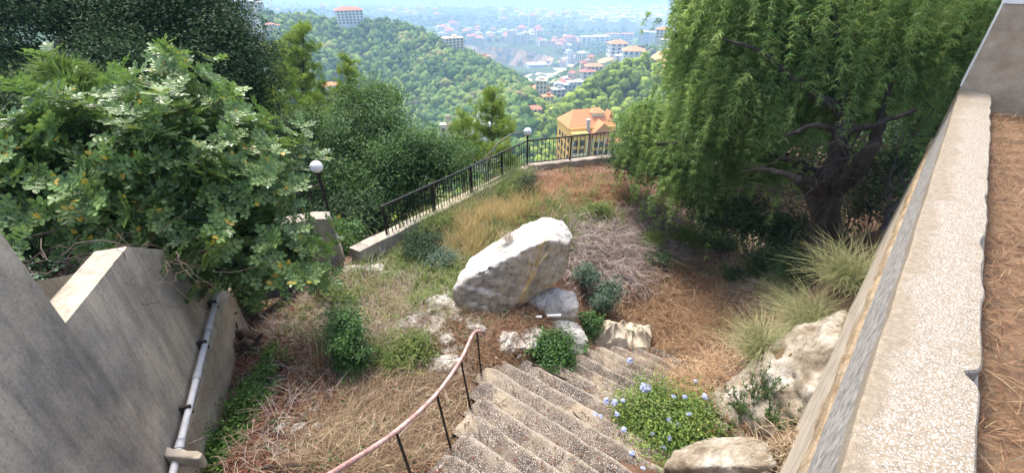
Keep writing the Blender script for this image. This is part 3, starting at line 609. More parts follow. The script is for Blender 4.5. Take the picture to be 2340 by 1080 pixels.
town(70, 1000, 1240, 74, 100, 'pale house in the hazy town on the plateau above the quarry', 'houses on the plateau above the quarry', 8, (1.3, 2.2))
town(26, 1240, 1335, 92, 118, 'white house in the hazy cluster right of the quarry', 'houses in the cluster right of the quarry', 4, (1.2, 1.9))
town(36, 860, 1010, 26, 42, 'tiny pale house on the far ridge beyond the wooded hill', 'houses on the far ridge beyond the wooded hill', 6, (1.5, 2.4))
town(30, 600, 780, 12, 34, 'tiny house in the hazy hill town behind the cream towers', 'houses in the hill town behind the cream towers', 0, (1.2, 1.8))
town(40, 1130, 1330, 32, 58, 'tiny white house on the hazy blue ridge in the middle', 'houses on the hazy middle ridge', 10, (1.8, 3))
town(16, 1228, 1350, 240, 250, 'pale house on the built-up strip climbing the valley side', 'houses on the built-up valley strip', -92, (.7, 1.0))
town(12, 1262, 1350, 150, 160, 'small pale house on the cleared slope below the ridge-top row', 'houses on the cleared slope', -22, (.8, 1.2))
m = MB()
def mass(n, x0, x1, y0, y1, hw, hh):
    for _ in range(n):
        p = gpf(rng.uniform(x0, x1), rng.uniform(y0, y1), 1200); w = rng.uniform(*hw); h = rng.uniform(*hh); m.box((p[0], p[1], p[2] + h / 2 - 2), (w, w * rng.uniform(.7, 1.3), h + 4), rng.uniform(0, 3))
mass(420, 1330, 1545, 38, 76, (18, 34), (25, 75)); mass(260, 1180, 1400, 24, 44, (18, 36), (12, 40)); mass(260, 880, 1250, 4, 24, (20, 40), (10, 30)); mass(120, 560, 880, 4, 20, (20, 35), (10, 25)); mass(90, 1390, 1545, 8, 26, (30, 70), (10, 20))
tag(part('distant_city', m, M['wall_white'], None), 'pale tower city spreading to the coast in the haze', 'city', kind='stuff')

# ------------------------------------------------------------------ woods on the hills
hA = lambda x, y, px, py: (np.where(px < 1215, True, False)) & (y > 150)
forest('left_hill_forest', 'dense green wood covering the long hill across the valley', (-520, 60), (130, 640), 21000, (5, 12), hA, M['hill_tree'], TTm, 0, 'hillside_tree',
       'round green tree on the lower slope of the wooded hill', 'nearest trees of the wooded hill', 110)
hB = lambda x, y, px, py: (px >= 1215) & (y > 90) & (y < 390) & (py > 95)
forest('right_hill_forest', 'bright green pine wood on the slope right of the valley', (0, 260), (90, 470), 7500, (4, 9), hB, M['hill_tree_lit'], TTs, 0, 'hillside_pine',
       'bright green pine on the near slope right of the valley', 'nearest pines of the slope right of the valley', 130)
STRIP = np.array([(1215, 262), (1245, 236), (1275, 212), (1310, 184), (1345, 156), (1330, 132), (1290, 158), (1250, 174), (1195, 184), (1225, 212), (1242, 240)], float)
def near_strip(px, py, w=11):
    out = np.zeros(np.shape(px), bool)
    for a, b in zip(STRIP[:-1], STRIP[1:]):
        d = b - a; t = np.clip(((px - a[0]) * d[0] + (py - a[1]) * d[1]) / (d @ d), 0, 1); out |= np.hypot(px - a[0] - t * d[0], py - a[1] - t * d[1]) < w
    return out
hC = lambda x, y, px, py: ~near_strip(px, py) & ~((px > 1040) & (px < 1265) & (py > 100) & (py < 168)) & (y > 400) & (px > 1150) & (fbm(p3(x / 60, y / 60), 3, 31) > -.25)
forest('valley_scrub', 'green scrub and trees between the valley houses', (-40, 420), (430, 1500), 9000, (5, 11), hC, M['hill_tree'], TTf, 0, '', '', '', 0)
hD = lambda x, y, px, py: ~((px > 1040) & (px < 1270) & (py > 100) & (py < 172)) & (fbm(p3(x / 260, y / 260), 3, 33) > -.35)
forest('far_woodland', 'blue green woodland patches on the far ridges', (-2200, 1300), (1450, 4300), 15000, (12, 30), hD, M['hill_tree'], TTf, 0, '', '', '', 0)
hE = lambda x, y, px, py: (y > 25)
forest('slope_scrub', 'bright green scrub on the slope just below the garden fence', (-60, 70), (24, 150), 1300, (2.2, 4.6), hE, M['hill_tree_lit'], TTs, 0, '', '', '', 0)

# ================================================================== GARDEN WALLS
def slab(name, path_fn, na, nb, mat, parent, label=None):
    u, v = np.meshgrid(np.linspace(0, 1, na), np.linspace(0, 1, nb), indexing='ij'); m = MB(); m.add(path_fn(u.ravel(), v.ravel()), grid_faces(na, nb)); return part(name, m, mat, parent, smooth=False, label=label)
T0, T1 = -1.0, 9.55
rw = thing('retaining_wall', 'long pale retaining wall with pebbled coping running along the right', 'wall', (*wpt(1.0, .38), -3.9))
# coping: closed section swept along the wall, inner edge chipped
nt_ = 520; ts = np.linspace(T0, T1, nt_)
chip = .006 * fbm(p3(ts * 6, ts * 0), 4, 61) + .02 * np.minimum(0, fbm(p3(ts * 1.9, ts * 0, 5), 3, 62) + .25) - .05 * np.exp(-((ts - 2.35) / .045) ** 2) - .06 * np.exp(-((ts - 1.45) / .07) ** 4) - .022 * np.exp(-((ts - 3.9) / .1) ** 2) - .03 * np.exp(-((ts - .75) / .05) ** 2)
outer = .222 + .004 * fbm(p3(ts * 5, ts * 0), 3, 63); inner = .575 + chip
sec = []
for a_, z_ in ((outer + .004, -1.66), (outer, -1.6), (outer, -1.512), (outer + .012, -1.5), (outer * .7 + inner * .3, -1.499), (outer * .3 + inner * .7, -1.499), (inner - .01, -1.503), (inner, -1.515), (inner + .006, -1.6), (inner, -1.8)):
    w2 = wpt(ts[:, None], np.asarray(a_)[:, None]); sec.append(np.concatenate([w2, (z_ + .003 * fbm(p3(ts * 4, ts * 0, z_), 2, 64))[:, None]], 1))
m = MB(); m.add(np.array(sec), grid_faces(len(sec), nt_)); part('coping', m, M['coping'], rw, smooth=False)
def face(name, prof, mat, rough, sd):
    n2 = 260; t2 = np.linspace(T0, T1 + .3, n2); S = []
    for a_, z_ in prof:
        a2 = a_ - rough * np.maximum(-.3, fbm(p3(t2 * 4, z_ * 5 + t2 * 0), 4, sd)); S.append(np.concatenate([wpt(t2[:, None], a2[:, None]), (z_ + rough * .8 * fbm(p3(t2 * 3, z_ + t2 * 0, 3), 3, sd + 5))[:, None]], 1))
    m = MB(); m.add(np.array(S), grid_faces(len(S), n2)); return part(name, m, mat, rw)
face('render_coat', [(.228 - .002 * k, -1.6 - .75 * k / 8) for k in range(9)], M['concrete_grey'], .0012, 70)
face('rubble_course', [(.235, -2.3), (.2, -2.33), (.19, -2.4), (.188, -2.5), (.2, -2.58), (.22, -2.62)], M['rubble'], .016, 75)
face('lower_face', [(.214, -2.56), (.206, -2.6)] + [(.2 - .004 * k, -2.6 - 2.7 * k / 8) for k in range(9)], M['concrete_pale'], .002, 80)
m = MB(); c = wpt(T1 / 2 + T0 / 2 + .15, .45); m.box((c[0], c[1], -3.1), (T1 - T0 + .2, .34, 2.9), math.atan2(CU[1], CU[0])); part('core', m, M['concrete_pale'], rw)
hb = thing('wall_block', 'tall plain concrete block with white top at the far end of the coping', 'wall', (*wpt(9.8, 1.2), -1.75))
m = MB(); c = wpt(T1 + .3, 1.42); m.box((c[0], c[1], -1.45), (.6, 2.4, 2.2), math.atan2(CU[1], CU[0])); part('body', m, M['concrete_warm'], hb)
m = MB(); m.box((c[0], c[1], -.33), (.64, 2.44, .05), math.atan2(CU[1], CU[0])); part('top_slab', m, M['wall_white'], hb)
m = MB(); c = wpt(T1 + .3, .213); m.box((c[0], c[1], -.9), (.6, .02, 1.1), math.atan2(CU[1], CU[0])); part('sunlit_edge_strip', m, M['wall_white'], hb)  # white strip paints the sunlit side edge onto the block
# terrace on the right
tu, tv = np.meshgrid(np.linspace(-2, 9.7, 120), np.linspace(.56, 7, 80), indexing='ij'); w2 = wpt(tu[..., None], tv[..., None])
tz = -1.76 + .05 * fbm(np.concatenate([w2.reshape(-1, 2) * 1.7, np.zeros((tu.size, 1))], 1), 5, 90).reshape(tu.shape) + .05 * np.clip((tv - .56) / 1.0, 0, 1)
m = MB(); m.add(np.concatenate([w2, tz[..., None]], -1), grid_faces(*tu.shape)); struct('terrace_ground', m, M['terrace_soil'])

# left wall: profile along the wall (t, z), extruded away from the garden
lw = thing('garden_wall', 'tall stained grey concrete wall with a notch in its top edge', 'wall', (*(W0 + WD * 0), -4.6))
def lwp(t, off, z): return np.array([W0[0] + WD[0] * t + .9356 * off, W0[1] + WD[1] * t + .353 * off, z])
prof = [(-2.6, -.7), (-.36, -.7), (-.335, -2.235), (.9, -2.29), (1.55, -2.72), (1.62, -2.85), (1.86, -3.5), (2.2, -3.75), (2.95, -4.35), (3.1, -5.4), (-2.6, -5.4)]
def extrude(mb_, fr, bk):
    n = len(fr); v = list(fr) + list(bk)
    f = [tuple(range(n)), tuple(range(2 * n - 1, n - 1, -1))] + [(i, i + n, (i + 1) % n + n, (i + 1) % n) for i in range(n)]
    bm = bmesh.new(); bv = [bm.verts.new(x) for x in v]
    for q in f: bm.faces.new([bv[i] for i in q])
    bmesh.ops.triangulate(bm, faces=[q for q in bm.faces if len(q.verts) > 4]); bmesh.ops.recalc_face_normals(bm, faces=bm.faces)
    bm.verts.index_update(); mb_.add([x.co[:] for x in bm.verts], [tuple(q.index for q in p.verts) for p in bm.faces]); bm.free()
m = MB(); extrude(m, [lwp(t, 0, z) for t, z in prof], [lwp(t, -.26, z) for t, z in prof]); part('wall_face', m, M['concrete'], lw)
m = MB(); extrude(m, [lwp(t, .012, z) for t, z in ((-2.6, -4.22), (3.0, -4.3), (3.0, -5.4), (-2.6, -5.4))], [lwp(t, -.02, z) for t, z in ((-2.6, -4.22), (3.0, -4.3), (3.0, -5.4), (-2.6, -5.4))]); part('plinth', m, M['concrete_warm'], lw)
pp = thing('drain_pipe', 'grey drain pipe running along the foot of the stained wall', 'pipe', lwp(0, .08, -4.0))
pts = [lwp(t, .075, -4.07 + .075 * (t + .3) ) for t in np.linspace(-1.6, 2.6, 9)]; m = MB(); m.tube(pts, .035, 14); part('tube', m, M['pipe'], pp, smooth=True)
for t in (-.12, .75, 1.5):
    m = MB(); m.tube([lwp(t + e, .075, -4.07 + .075 * (t + e + .3)) for e in (-.05, .05)], .042, 14); part('joint', m, M['pipe'], pp, smooth=True)
for t in (.3, 1.25, 2.0):
    m = MB(); b0 = lwp(t, .04, -4.07 + .075 * (t + .3)); m.box(b0, (.13, .025, .12), math.atan2(WD[1], WD[0]) + R(90)); part('bracket', m, M['iron_rust'], pp)

def rock_mb(c, size, seed, rz=0, sub=4, planes=9, nz=.06, lo=None):
    g = np.random.default_rng(seed); bm = bmesh.new(); bmesh.ops.create_icosphere(bm, subdivisions=sub, radius=1); V = np.array([v.co[:] for v in bm.verts]); F = np.array([[v.index for v in f.verts] for f in bm.faces]); bm.free()
    for _ in range(planes):
        n = unit(g.normal(size=3)); d = g.uniform(.55, .85); k = np.maximum(0, V @ n - d); V = V - k[:, None] * n * .93
    V = V * (1 + nz * 1.6 * fbm(V * 2 + seed, 5, seed)[:, None] - nz * np.abs(fbm(V * 5 + seed, 3, seed + 9))[:, None]); V = V * np.asarray(size)
    ca, sa = math.cos(rz), math.sin(rz); V = np.stack([V[:, 0] * ca - V[:, 1] * sa, V[:, 0] * sa + V[:, 1] * ca, V[:, 2]], -1) + np.asarray(c)
    m_ = MB(); m_.add(V, F); return m_
ORD = ['first', 'second', 'third', 'fourth', 'fifth', 'sixth', 'seventh', 'eighth', 'ninth', 'tenth']
def row_labels(pts, text, rows=('upper', 'middle', 'lower')):
    n = len(pts); o = sorted(range(n), key=lambda i: pts[i][1]); k = -(-n // len(rows)); out = {}
    for r_ in range(len(rows)):
        g = sorted(o[r_ * k:(r_ + 1) * k], key=lambda i: pts[i][0])
        for q, i in enumerate(g): out[i] = text % (ORD[q], rows[r_])
    return out
def rock(px, py, size, label, seed, mat='limestone', rz=0, sink=.3, group=None, name='rock', sub=4, **k):
    p = gp(px, py); c = p + np.array([0, size[1] * .4, size[2] * (1 - 2 * sink) * .5])
    return solo(name, rock_mb(c, size, seed, rz, sub, **k), M[mat], p, label, 'rock', group)
p = lwp(-.2, .3, -4.16)
cb = None

# boundary wall and fence
bw = thing('boundary_wall', 'low grey boundary wall carrying the black iron fence', 'wall', (*FEN[1], -5.7))
def wall_run(a, b, ztop_a, ztop_b, thick, zb, mat, name='wall_run'):
    a, b = np.array(a), np.array(b); d = unit(b - a); n = np.array([-d[1], d[0]]) * thick / 2; k = 14; v = []
    for i in range(k + 1):
        q = a + (b - a) * i / k; zt = ztop_a + (ztop_b - ztop_a) * i / k + .015 * math.sin(i * 2.3)
        for s, z in ((-1, zb), (-1, zt), (1, zt), (1, zb)): v.append((*(q + n * s), z))
    f = [(4 * i + j, 4 * i + (j + 1) % 4, 4 * i + 4 + (j + 1) % 4, 4 * i + 4 + j) for i in range(k) for j in range(4)] + [(0, 3, 2, 1), (4 * k, 4 * k + 1, 4 * k + 2, 4 * k + 3)]
    m_ = MB(); m_.add(v, f); return part(name, m_, M[mat], bw)
ZF = -5.42
wall_run(FEN[0], FEN[1] - np.array([.1, .16]), -4.72, ZF, .3, -7.2, 'concrete'); wall_run(FEN[1] + np.array([-.05, .02]), FEN[2], ZF, ZF + .08, .3, -7.4, 'concrete_pale'); wall_run(FEN[2] + np.array([.02, .0]), FEN[3], ZF + .08, ZF + .1, .3, -7.6, 'concrete_pale')
fe = thing('iron_fence', 'black iron railing with thin upright bars along the garden edge', 'fence', (*FEN[1], ZF))
bar = MB(); bar.tube([(0, 0, 0), (0, 0, 1)], .011, 6); barm = bar.mesh('baluster', M['iron'])
post = MB(); post.box((0, 0, .5), (.045, .045, 1.0)); postm = post.mesh('fence_post', M['iron'])
def fence_run(a, b, za, zb, h, n, nposts, rails=(0.06, 1.0), step=0):
    a, b = np.array(a), np.array(b); L = fe.location
    for r_ in rails:
        m_ = MB(); m_.tube([(*a, za + h * r_), (*((a + b) / 2), (za + zb) / 2 + h * r_ - .012), (*b, zb + h * r_)], .024 if r_ == rails[-1] else .02, 6); part('fence_rail', m_, M['iron'], fe)
    for i in range(n):
        q = a + (b - a) * (i + .5) / n; z = za + (zb - za) * (i + .5) / n
        inst('baluster', barm, fe, (q[0] - L[0], q[1] - L[1], z - L[2] + h * rails[0]), (rng.normal(0, .012), rng.normal(0, .012), 0), (1, 1, h * (1 - rails[0]) + .0))
    for i in range(nposts):
        q = a + (b - a) * i / max(nposts - 1, 1); z = za + (zb - za) * i / max(nposts - 1, 1); inst('fence_post', postm, fe, (q[0] - L[0], q[1] - L[1], z - L[2] - .05), (0, 0, .5), (1, 1, h + .07))
fence_run((-2.7, 8.12), FEN[1], -4.95, ZF + .02, .8, 56, 5); fence_run(FEN[1], FEN[2], ZF + .02, ZF + .1, .8, 22, 3); fence_run(FEN[2], FEN[3], ZF + .1, ZF + .12, .8, 22, 3)
# stub wall left of the gap, and the loose rail by the first lamp
sb = solo('stub_wall', MB(), M['concrete'], (0, 0, 0), '', '') if False else None
m = MB(); P0 = pt_y(786, 592, 7.4); P1 = P0 + np.array([-2.0, -.75, 0]); d_ = unit((P1 - P0)[:2]); n_ = np.array([-d_[1], d_[0]]) * -.16
fr = [(*P0[:2], P0[2] - .6), (*P1[:2], P1[2] - .6), (*P1[:2], P0[2] + .95), (P0[0] + d_[0] * .35, P0[1] + d_[1] * .35, P0[2] + 1.0), (*(P0[:2] + d_ * .08), P0[2] + .95), (*P0[:2], P0[2] + .1)]
bk = [(x + n_[0] * 2, y - abs(n_[1]) * 0 + n_[1] * 2 + .0, z) for x, y, z in fr]; extrude(m, fr, bk)
solo('stub_wall', m, M['concrete'], P0 - (0, 0, .1), 'weathered grey concrete wall end with ivy hanging over its top', 'wall')
def lamp(px, py, y, rpx, zbase, label, lean=0):
    c = pt_y(px, py, y); r_ = rpx / 1000 * proj(c)[2]; t = thing('globe_lamp', label, 'lamp', (c[0] + lean, c[1], zbase))
    bm = bmesh.new(); bmesh.ops.create_uvsphere(bm, u_segments=28, v_segments=16, radius=r_); V = np.array([v.co[:] for v in bm.verts]) + c; F = [tuple(v.index for v in f.verts) for f in bm.faces]; bm.free()
    m_ = MB(); m_.add(V, F); part('globe', m_, M['globe'], t, smooth=True)
    m_ = MB(); m_.tube([(c[0] + lean, c[1], zbase), (c[0] + lean * .4, c[1], (c[2] + zbase) / 2), (c[0], c[1], c[2] - r_ * 1.05)], .03, 8); part('post', m_, M['iron'], t)
    m_ = MB(); m_.tube([c - (0, 0, r_ * 1.2), c - (0, 0, r_ * .9)], [r_ * .4, r_ * .5], 12); part('collar', m_, M['iron'], t)
lamp(1206, 301, 13.6, 9.2, ZF, 'white globe lamp on black post at the fence corner', 0)
lamp(723, 381, 8.6, 14, -5.1, 'larger white globe lamp among dark trees by the wall end', .06)
m = MB(); m.tube([pt_y(738, 420, 8.7), pt_y(700, 432, 8.3), pt_y(630, 455, 7.6)], .022, 6); r0 = pt_y(738, 420, 8.7)
lr = thing('side_railing', 'short dark iron railing left of the larger globe lamp', 'fence', r0 - (0, 0, .9)); part('fence_rail', m, M['iron_rust'], lr)
for q in (738, 705, 672):
    m = MB(); a_ = pt_y(q, np.interp(q, [630, 738], [455, 420]), np.interp(q, [630, 738], [7.6, 8.7])); m.tube([a_, a_ - (0, 0, 1.0)], .012, 6); part('baluster', m, M['iron_rust'], lr)

# ================================================================== STAIR
LP = [(978, 1075), (1006, 1041), (1045, 970), (1055, 946), (1074, 894), (1082, 863), (1114, 838), (1157, 841), (1197, 834), (1237, 826), (1286, 820), (1317, 809), (1348, 808), (1385, 808), (1420, 806), (1471, 809), (1511, 811)]
SM, SN = np.array([.8, -.6]), np.array([.6, .8])
st = thing('garden_stair', 'old stair of pebbled concrete steps fanning down past the boulder', 'stair', (.6, 3.4, -5.2))
STEPZ = []
def step(i):
    z = -4.35 - .13 * i
    if i < 0: a = -2.0; n0 = 1.55 + .322 * i
    else:
        L = pt_z(*LP[i], z)[:2]; a = float(L @ SM); n0 = 1.55 + .322 * i
    b = .25 + .012 * i; nx, ny = 70, 12; STEPZ.append((a, b, n0, z))
    # section across the step: back on the tread, over the nosing, down the riser
    u = np.linspace(0, 1, nx); secp = [(-.36, .0), (-.25, .0), (-.14, 0), (-.06, .002), (-.02, .0), (0, -.012), (.006, -.04), (0.0, -.09), (-.004, -.15), (-.004, -.3)]
    rows = []
    for dn, dz in secp:
        mm = a + (b - a) * u; nn = n0 + .322 + dn + 0 * u
        ch = fbm(p3(mm * 3.2, nn * 0 + i * 3.7, dz * 3), 4, 91); k = (abs(dn) < .07) * 1.0
        edge = np.clip((.12 - (mm - a)) / .12, 0, 1)
        nn = nn + k * (.022 * ch - .03 * np.maximum(0, ch - .5)) - .05 * edge * k; zz_ = z + dz + .006 * fbm(p3(mm * 5, nn * 5), 3, 92) - k * .02 * np.maximum(0, ch - .35) - .02 * edge
        q = SM * mm[:, None] + SN * nn[:, None]; rows.append(np.concatenate([q, zz_[:, None]], 1))
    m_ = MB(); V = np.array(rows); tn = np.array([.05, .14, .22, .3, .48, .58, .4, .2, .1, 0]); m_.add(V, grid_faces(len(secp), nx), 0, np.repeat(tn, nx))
    el = V[:, 0]; dn_ = np.array([[*(e[:2] - SM * 0.03), -9] for e in el])   # ragged left end, closed down into the ground
    m_.add(np.concatenate([el, np.array([[e[0] - SM[0] * .02, e[1] - SM[1] * .02, z - .45] for e in el])]), [(k, k + 1, len(el) + k + 1, len(el) + k) for k in range(len(el) - 1)])
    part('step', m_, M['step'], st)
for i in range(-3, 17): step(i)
hr = thing('handrail', 'pink worn flat handrail on black posts beside the steps', 'railing', (-.7, 2.95, -4.5))
rp = [(650, 1150, 1.1), (760, 1080, 1.55), (905, 985, 2.26), (998, 899, 2.95), (1053, 821, 3.66), (1078, 768, 4.2), (1090, 756, 4.43), (1104, 758, 4.52), (1105, 768, 4.52)]
kp = np.array([pt_y(*q) for q in rp]); rpt = []
for k in range(len(kp) - 1):
    a0, a1, a2, a3 = kp[max(k - 1, 0)], kp[k], kp[k + 1], kp[min(k + 2, len(kp) - 1)]
    for u in np.linspace(0, 1, 7)[:-1]: rpt.append(.5 * (2 * a1 + (a2 - a0) * u + (2 * a0 - 5 * a1 + 4 * a2 - a3) * u ** 2 + (3 * a1 - a0 - 3 * a2 + a3) * u ** 3))
m = MB(); m.tube(np.array(rpt + [kp[-1]]), .021, 8)
part('rail', m, M['rail'], hr, smooth=True)
for top, base in (((905, 986, 2.26), (955, 1130)), ((998, 899, 2.95), (1029, 1020)), ((1053, 822, 3.66), (1075, 931)), ((1090, 759, 4.43), (1100, 857))):
    a_ = pt_y(*top); b_ = pt_y(*base, top[2]); m = MB(); e = unit(b_ - a_); m.tube([a_, b_ + e * .15], .0135, 6); part('post', m, M['iron'], hr)

# ================================================================== BOULDERS, ROCKS
def hull_rock(pts, name, mat, label, loc, voxel=.045, amp=.045, seed=1):
    bm = bmesh.new()
    for q in pts: bm.verts.new(q)
    bmesh.ops.convex_hull(bm, input=bm.verts); bmesh.ops.delete(bm, geom=[v for v in bm.verts if not v.link_faces], context='VERTS')
    me = bpy.data.meshes.new('tmp'); bm.to_mesh(me); bm.free(); o = bpy.data.objects.new('tmp', me); C.objects.link(o)
    rm = o.modifiers.new('r', 'REMESH'); rm.mode = 'VOXEL'; rm.voxel_size = voxel; sm_ = o.modifiers.new('s', 'SMOOTH'); sm_.iterations = 3
    dg = bpy.context.evaluated_depsgraph_get(); e = o.evaluated_get(dg).to_mesh()
    V = np.empty(len(e.vertices) * 3); e.vertices.foreach_get('co', V); V = V.reshape(-1, 3); N = np.empty(len(e.vertices) * 3); e.vertices.foreach_get('normal', N); N = N.reshape(-1, 3)
    F = [tuple(p.vertices) for p in e.polygons]; o.evaluated_get(dg).to_mesh_clear(); bpy.data.objects.remove(o); bpy.data.meshes.remove(me)
    big = fbm(V * 1.7 + seed, 5, seed, .55); cr = np.abs(fbm(V * np.array([1.5, 1.5, 3.2]) + seed * 3, 3, seed + 7)); fine = fbm(V * 9, 3, seed + 11)
    pit = np.clip(fbm(V * np.array([6, 6, 4.0]) + 9, 3, seed + 21) - .35, 0, 1)
    st_ = fbm(np.stack([V[:, 0] * .9, V[:, 1] * .9, (V[:, 2] + .35 * V[:, 0]) * 7], -1), 3, seed + 31)
    V = V + N * (amp * .8 * big + amp * .22 * fine + amp * .35 * st_ - amp * .9 * np.clip(.035 - cr, 0, 1) / .035 - amp * .5 * pit)[:, None]
    m_ = MB(); m_.add(V, F); return solo(name, m_, mat, loc, label, 'boulder', smooth=True)
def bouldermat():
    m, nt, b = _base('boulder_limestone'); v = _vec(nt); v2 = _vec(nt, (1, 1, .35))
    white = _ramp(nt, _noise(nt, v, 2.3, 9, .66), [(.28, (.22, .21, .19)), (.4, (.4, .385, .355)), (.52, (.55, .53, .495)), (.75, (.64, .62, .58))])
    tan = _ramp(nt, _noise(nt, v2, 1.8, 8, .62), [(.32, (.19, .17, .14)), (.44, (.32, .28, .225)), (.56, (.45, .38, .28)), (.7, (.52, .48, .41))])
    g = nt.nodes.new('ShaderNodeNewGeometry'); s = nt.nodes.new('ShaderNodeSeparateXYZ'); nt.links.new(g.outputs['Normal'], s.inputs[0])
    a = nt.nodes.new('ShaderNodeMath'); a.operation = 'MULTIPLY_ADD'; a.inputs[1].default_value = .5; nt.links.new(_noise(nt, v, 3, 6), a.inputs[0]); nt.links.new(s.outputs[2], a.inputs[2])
    c = _mix(nt, _ramp(nt, a.outputs[0], [(.62, (0, 0, 0)), (.95, (1, 1, 1))]), tan, white)     # white top, stained tan flanks; lit top and shaded front also put into colour
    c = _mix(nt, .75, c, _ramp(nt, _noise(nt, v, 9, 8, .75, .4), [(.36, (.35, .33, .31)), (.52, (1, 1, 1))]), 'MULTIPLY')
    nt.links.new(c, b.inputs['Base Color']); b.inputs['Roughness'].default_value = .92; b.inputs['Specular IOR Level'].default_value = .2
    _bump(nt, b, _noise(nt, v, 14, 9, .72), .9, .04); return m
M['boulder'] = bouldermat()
BP = [(1050, 704, 5.75), (1100, 716, 5.75), (1160, 722, 5.8), (1205, 690, 6.0), (1242, 660, 6.2), (1292, 628, 6.45), (1036, 655, 5.85), (1110, 612, 5.98), (1192, 572, 6.12), (1255, 545, 6.35), (1303, 560, 6.6),
      (1072, 590, 6.75), (1128, 550, 7.05), (1188, 514, 7.35), (1240, 495, 7.5), (1290, 502, 7.35), (1312, 535, 7.0), (1034, 680, 5.9)]
bp = [pt_y(*q) for q in BP]; bp += [np.array([-.7, 7.0, -5.1]), np.array([.2, 7.4, -5.1]), np.array([.9, 7.5, -4.9])]
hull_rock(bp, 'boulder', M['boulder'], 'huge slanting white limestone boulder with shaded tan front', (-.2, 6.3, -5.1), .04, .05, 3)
q = [(1200, 715, 6.0), (1255, 728, 5.95), (1318, 724, 6.0), (1326, 700, 6.1), (1312, 668, 6.35), (1262, 655, 6.5), (1215, 668, 6.3), (1195, 695, 6.1)]
hp = [pt_y(*a) for a in q] + [pt_y(a, b, y + .55) - (0, 0, .1) for a, b, y in q[4:]] + [pt_y(a, b, y) - (0, 0, .35) for a, b, y in q[:3]]
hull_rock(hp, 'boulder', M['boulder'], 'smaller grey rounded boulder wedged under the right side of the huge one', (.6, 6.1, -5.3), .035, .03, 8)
q = [(1232, 800, 5.45), (1290, 812, 5.4), (1335, 806, 5.45), (1345, 775, 5.6), (1325, 738, 5.95), (1270, 728, 6.0), (1225, 735, 5.8)]
hp = [pt_y(*a) for a in q] + [pt_y(a, b, y) - (0, 0, .7) for a, b, y in q]
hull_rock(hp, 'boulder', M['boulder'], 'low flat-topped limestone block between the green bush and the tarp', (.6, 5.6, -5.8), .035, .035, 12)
q = [(905, 785, 5.05), (935, 790, 5.0), (960, 760, 5.3), (1000, 720, 5.6), (990, 700, 5.75), (940, 735, 5.4), (910, 765, 5.2)]
hp = [pt_y(*a) for a in q] + [pt_y(a, b, y) - (0, 0, .4) for a, b, y in q]
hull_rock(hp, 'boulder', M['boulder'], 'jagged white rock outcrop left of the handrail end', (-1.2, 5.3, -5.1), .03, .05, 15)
q_ = []
for a, b in ((378, 1018), (462, 1030), (458, 1048), (374, 1042)):
    k = pt_z(a, b, -3.98); q_ += [k, k - (0, .0, .16)]
hull_rock(q_, 'concrete_block', M['concrete_pale'], 'whitewashed concrete kerb piece crossing under the drain pipe', pt_z(420, 1032, -4.1), .02, .012, 33)
# bedrock slope at the foot of the right wall
q = [(1600, 945), (1640, 905), (1690, 855), (1760, 800), (1830, 755), (1925, 728), (1918, 785), (1888, 862), (1842, 962), (1750, 1000), (1660, 975)]
hp = []
for a, b in q:
    g_ = gp(a, b); hp += [g_ + (0, 0, .12), g_ - (0, 0, .5)]
hp += [gp(1760, 880) + np.array([0, 0, .3]), gp(1830, 820) + np.array([0, 0, .28])]
hull_rock(hp, 'boulder', M['rock_tan'], 'broad pitted bedrock slab sloping up to the right wall', gp(1740, 900) - (0, 0, .2), .045, .1, 22)
q = [(1530, 1050), (1600, 1028), (1690, 1022), (1740, 1040), (1760, 1100), (1620, 1130), (1510, 1100)]
hp = []
for a, b in q: g_ = gp(a, b) + (0, 0, .22); hp += [g_, g_ - (0, 0, .7)]
hull_rock(hp, 'boulder', M['rock_tan'], 'pale rock ledge at the bottom edge beside the blue flowers', pt_z(1630, 1060, -5.0), .03, .045, 25)
R1 = [(935, 757, .34, .12), (1000, 745, .3, .1), (1040, 735, .2, .08), (1072, 742, .12, .06), (972, 788, .26, .08), (1010, 768, .12, .05), (1092, 742, .13, .07), (955, 818, .14, .05), (985, 845, .28, .08), (1008, 872, .14, .05),
      (1032, 806, .24, .07), (1052, 852, .13, .05), (970, 872, .15, .05), (1150, 776, .17, .1), (1180, 786, .2, .1), (1197, 768, .16, .09), (1222, 758, .2, .1), (990, 700, .2, .1), (1022, 688, .17, .12), (965, 733, .16, .09), (1122, 760, .11, .04), (1062, 778, .1, .04), (1000, 822, .11, .04), (1075, 815, .1, .04)]
R1 += [(1000, 715, .36, .16), (945, 745, .3, .16), (1030, 712, .28, .14), (985, 760, .32, .12), (1020, 785, .28, .1), (1085, 760, .26, .1), (1160, 790, .3, .14), (1205, 790, .3, .15), (1015, 850, .26, .1), (970, 830, .24, .1)]
ORD += ['eleventh', 'twelfth', 'thirteenth']
lb = row_labels(R1, '%s white rock from the left, %s row round the handrail end')
for i, (a, b, sx, sz) in enumerate(R1): rock(a, b, (sx, sx * rng.uniform(.6, .9), sz * .8), lb[i], 300 + i, 'limestone', i * 1.3, .3, 'white rocks around the handrail end', sub=4, planes=16, nz=.12)
R2 = [(690, 958, .09, .05), (680, 990, .13, .05), (725, 985, .11, .06), (738, 1002, .09, .05), (640, 985, .13, .06), (850, 968, .1, .08), (712, 945, .08, .05)]
lb = row_labels(R2, '%s small white stone from the left in the red brown litter, %s row', ('back', 'front'))
for i, (a, b, sx, sz) in enumerate(R2): rock(a, b, (sx, sx * .7, sz), lb[i], 340 + i, 'limestone', i * 1.7, .35, 'white stones in the red brown litter', sub=4, planes=14, nz=.1)
R3 = [(800, 622, .3, .08), (850, 618, .35, .08), (882, 626, .2, .1), (905, 628, .3, .07), (942, 632, .25, .07)]
lb = row_labels(R3, '%s flat pale stone from the left below the %s boundary wall', ('low',))
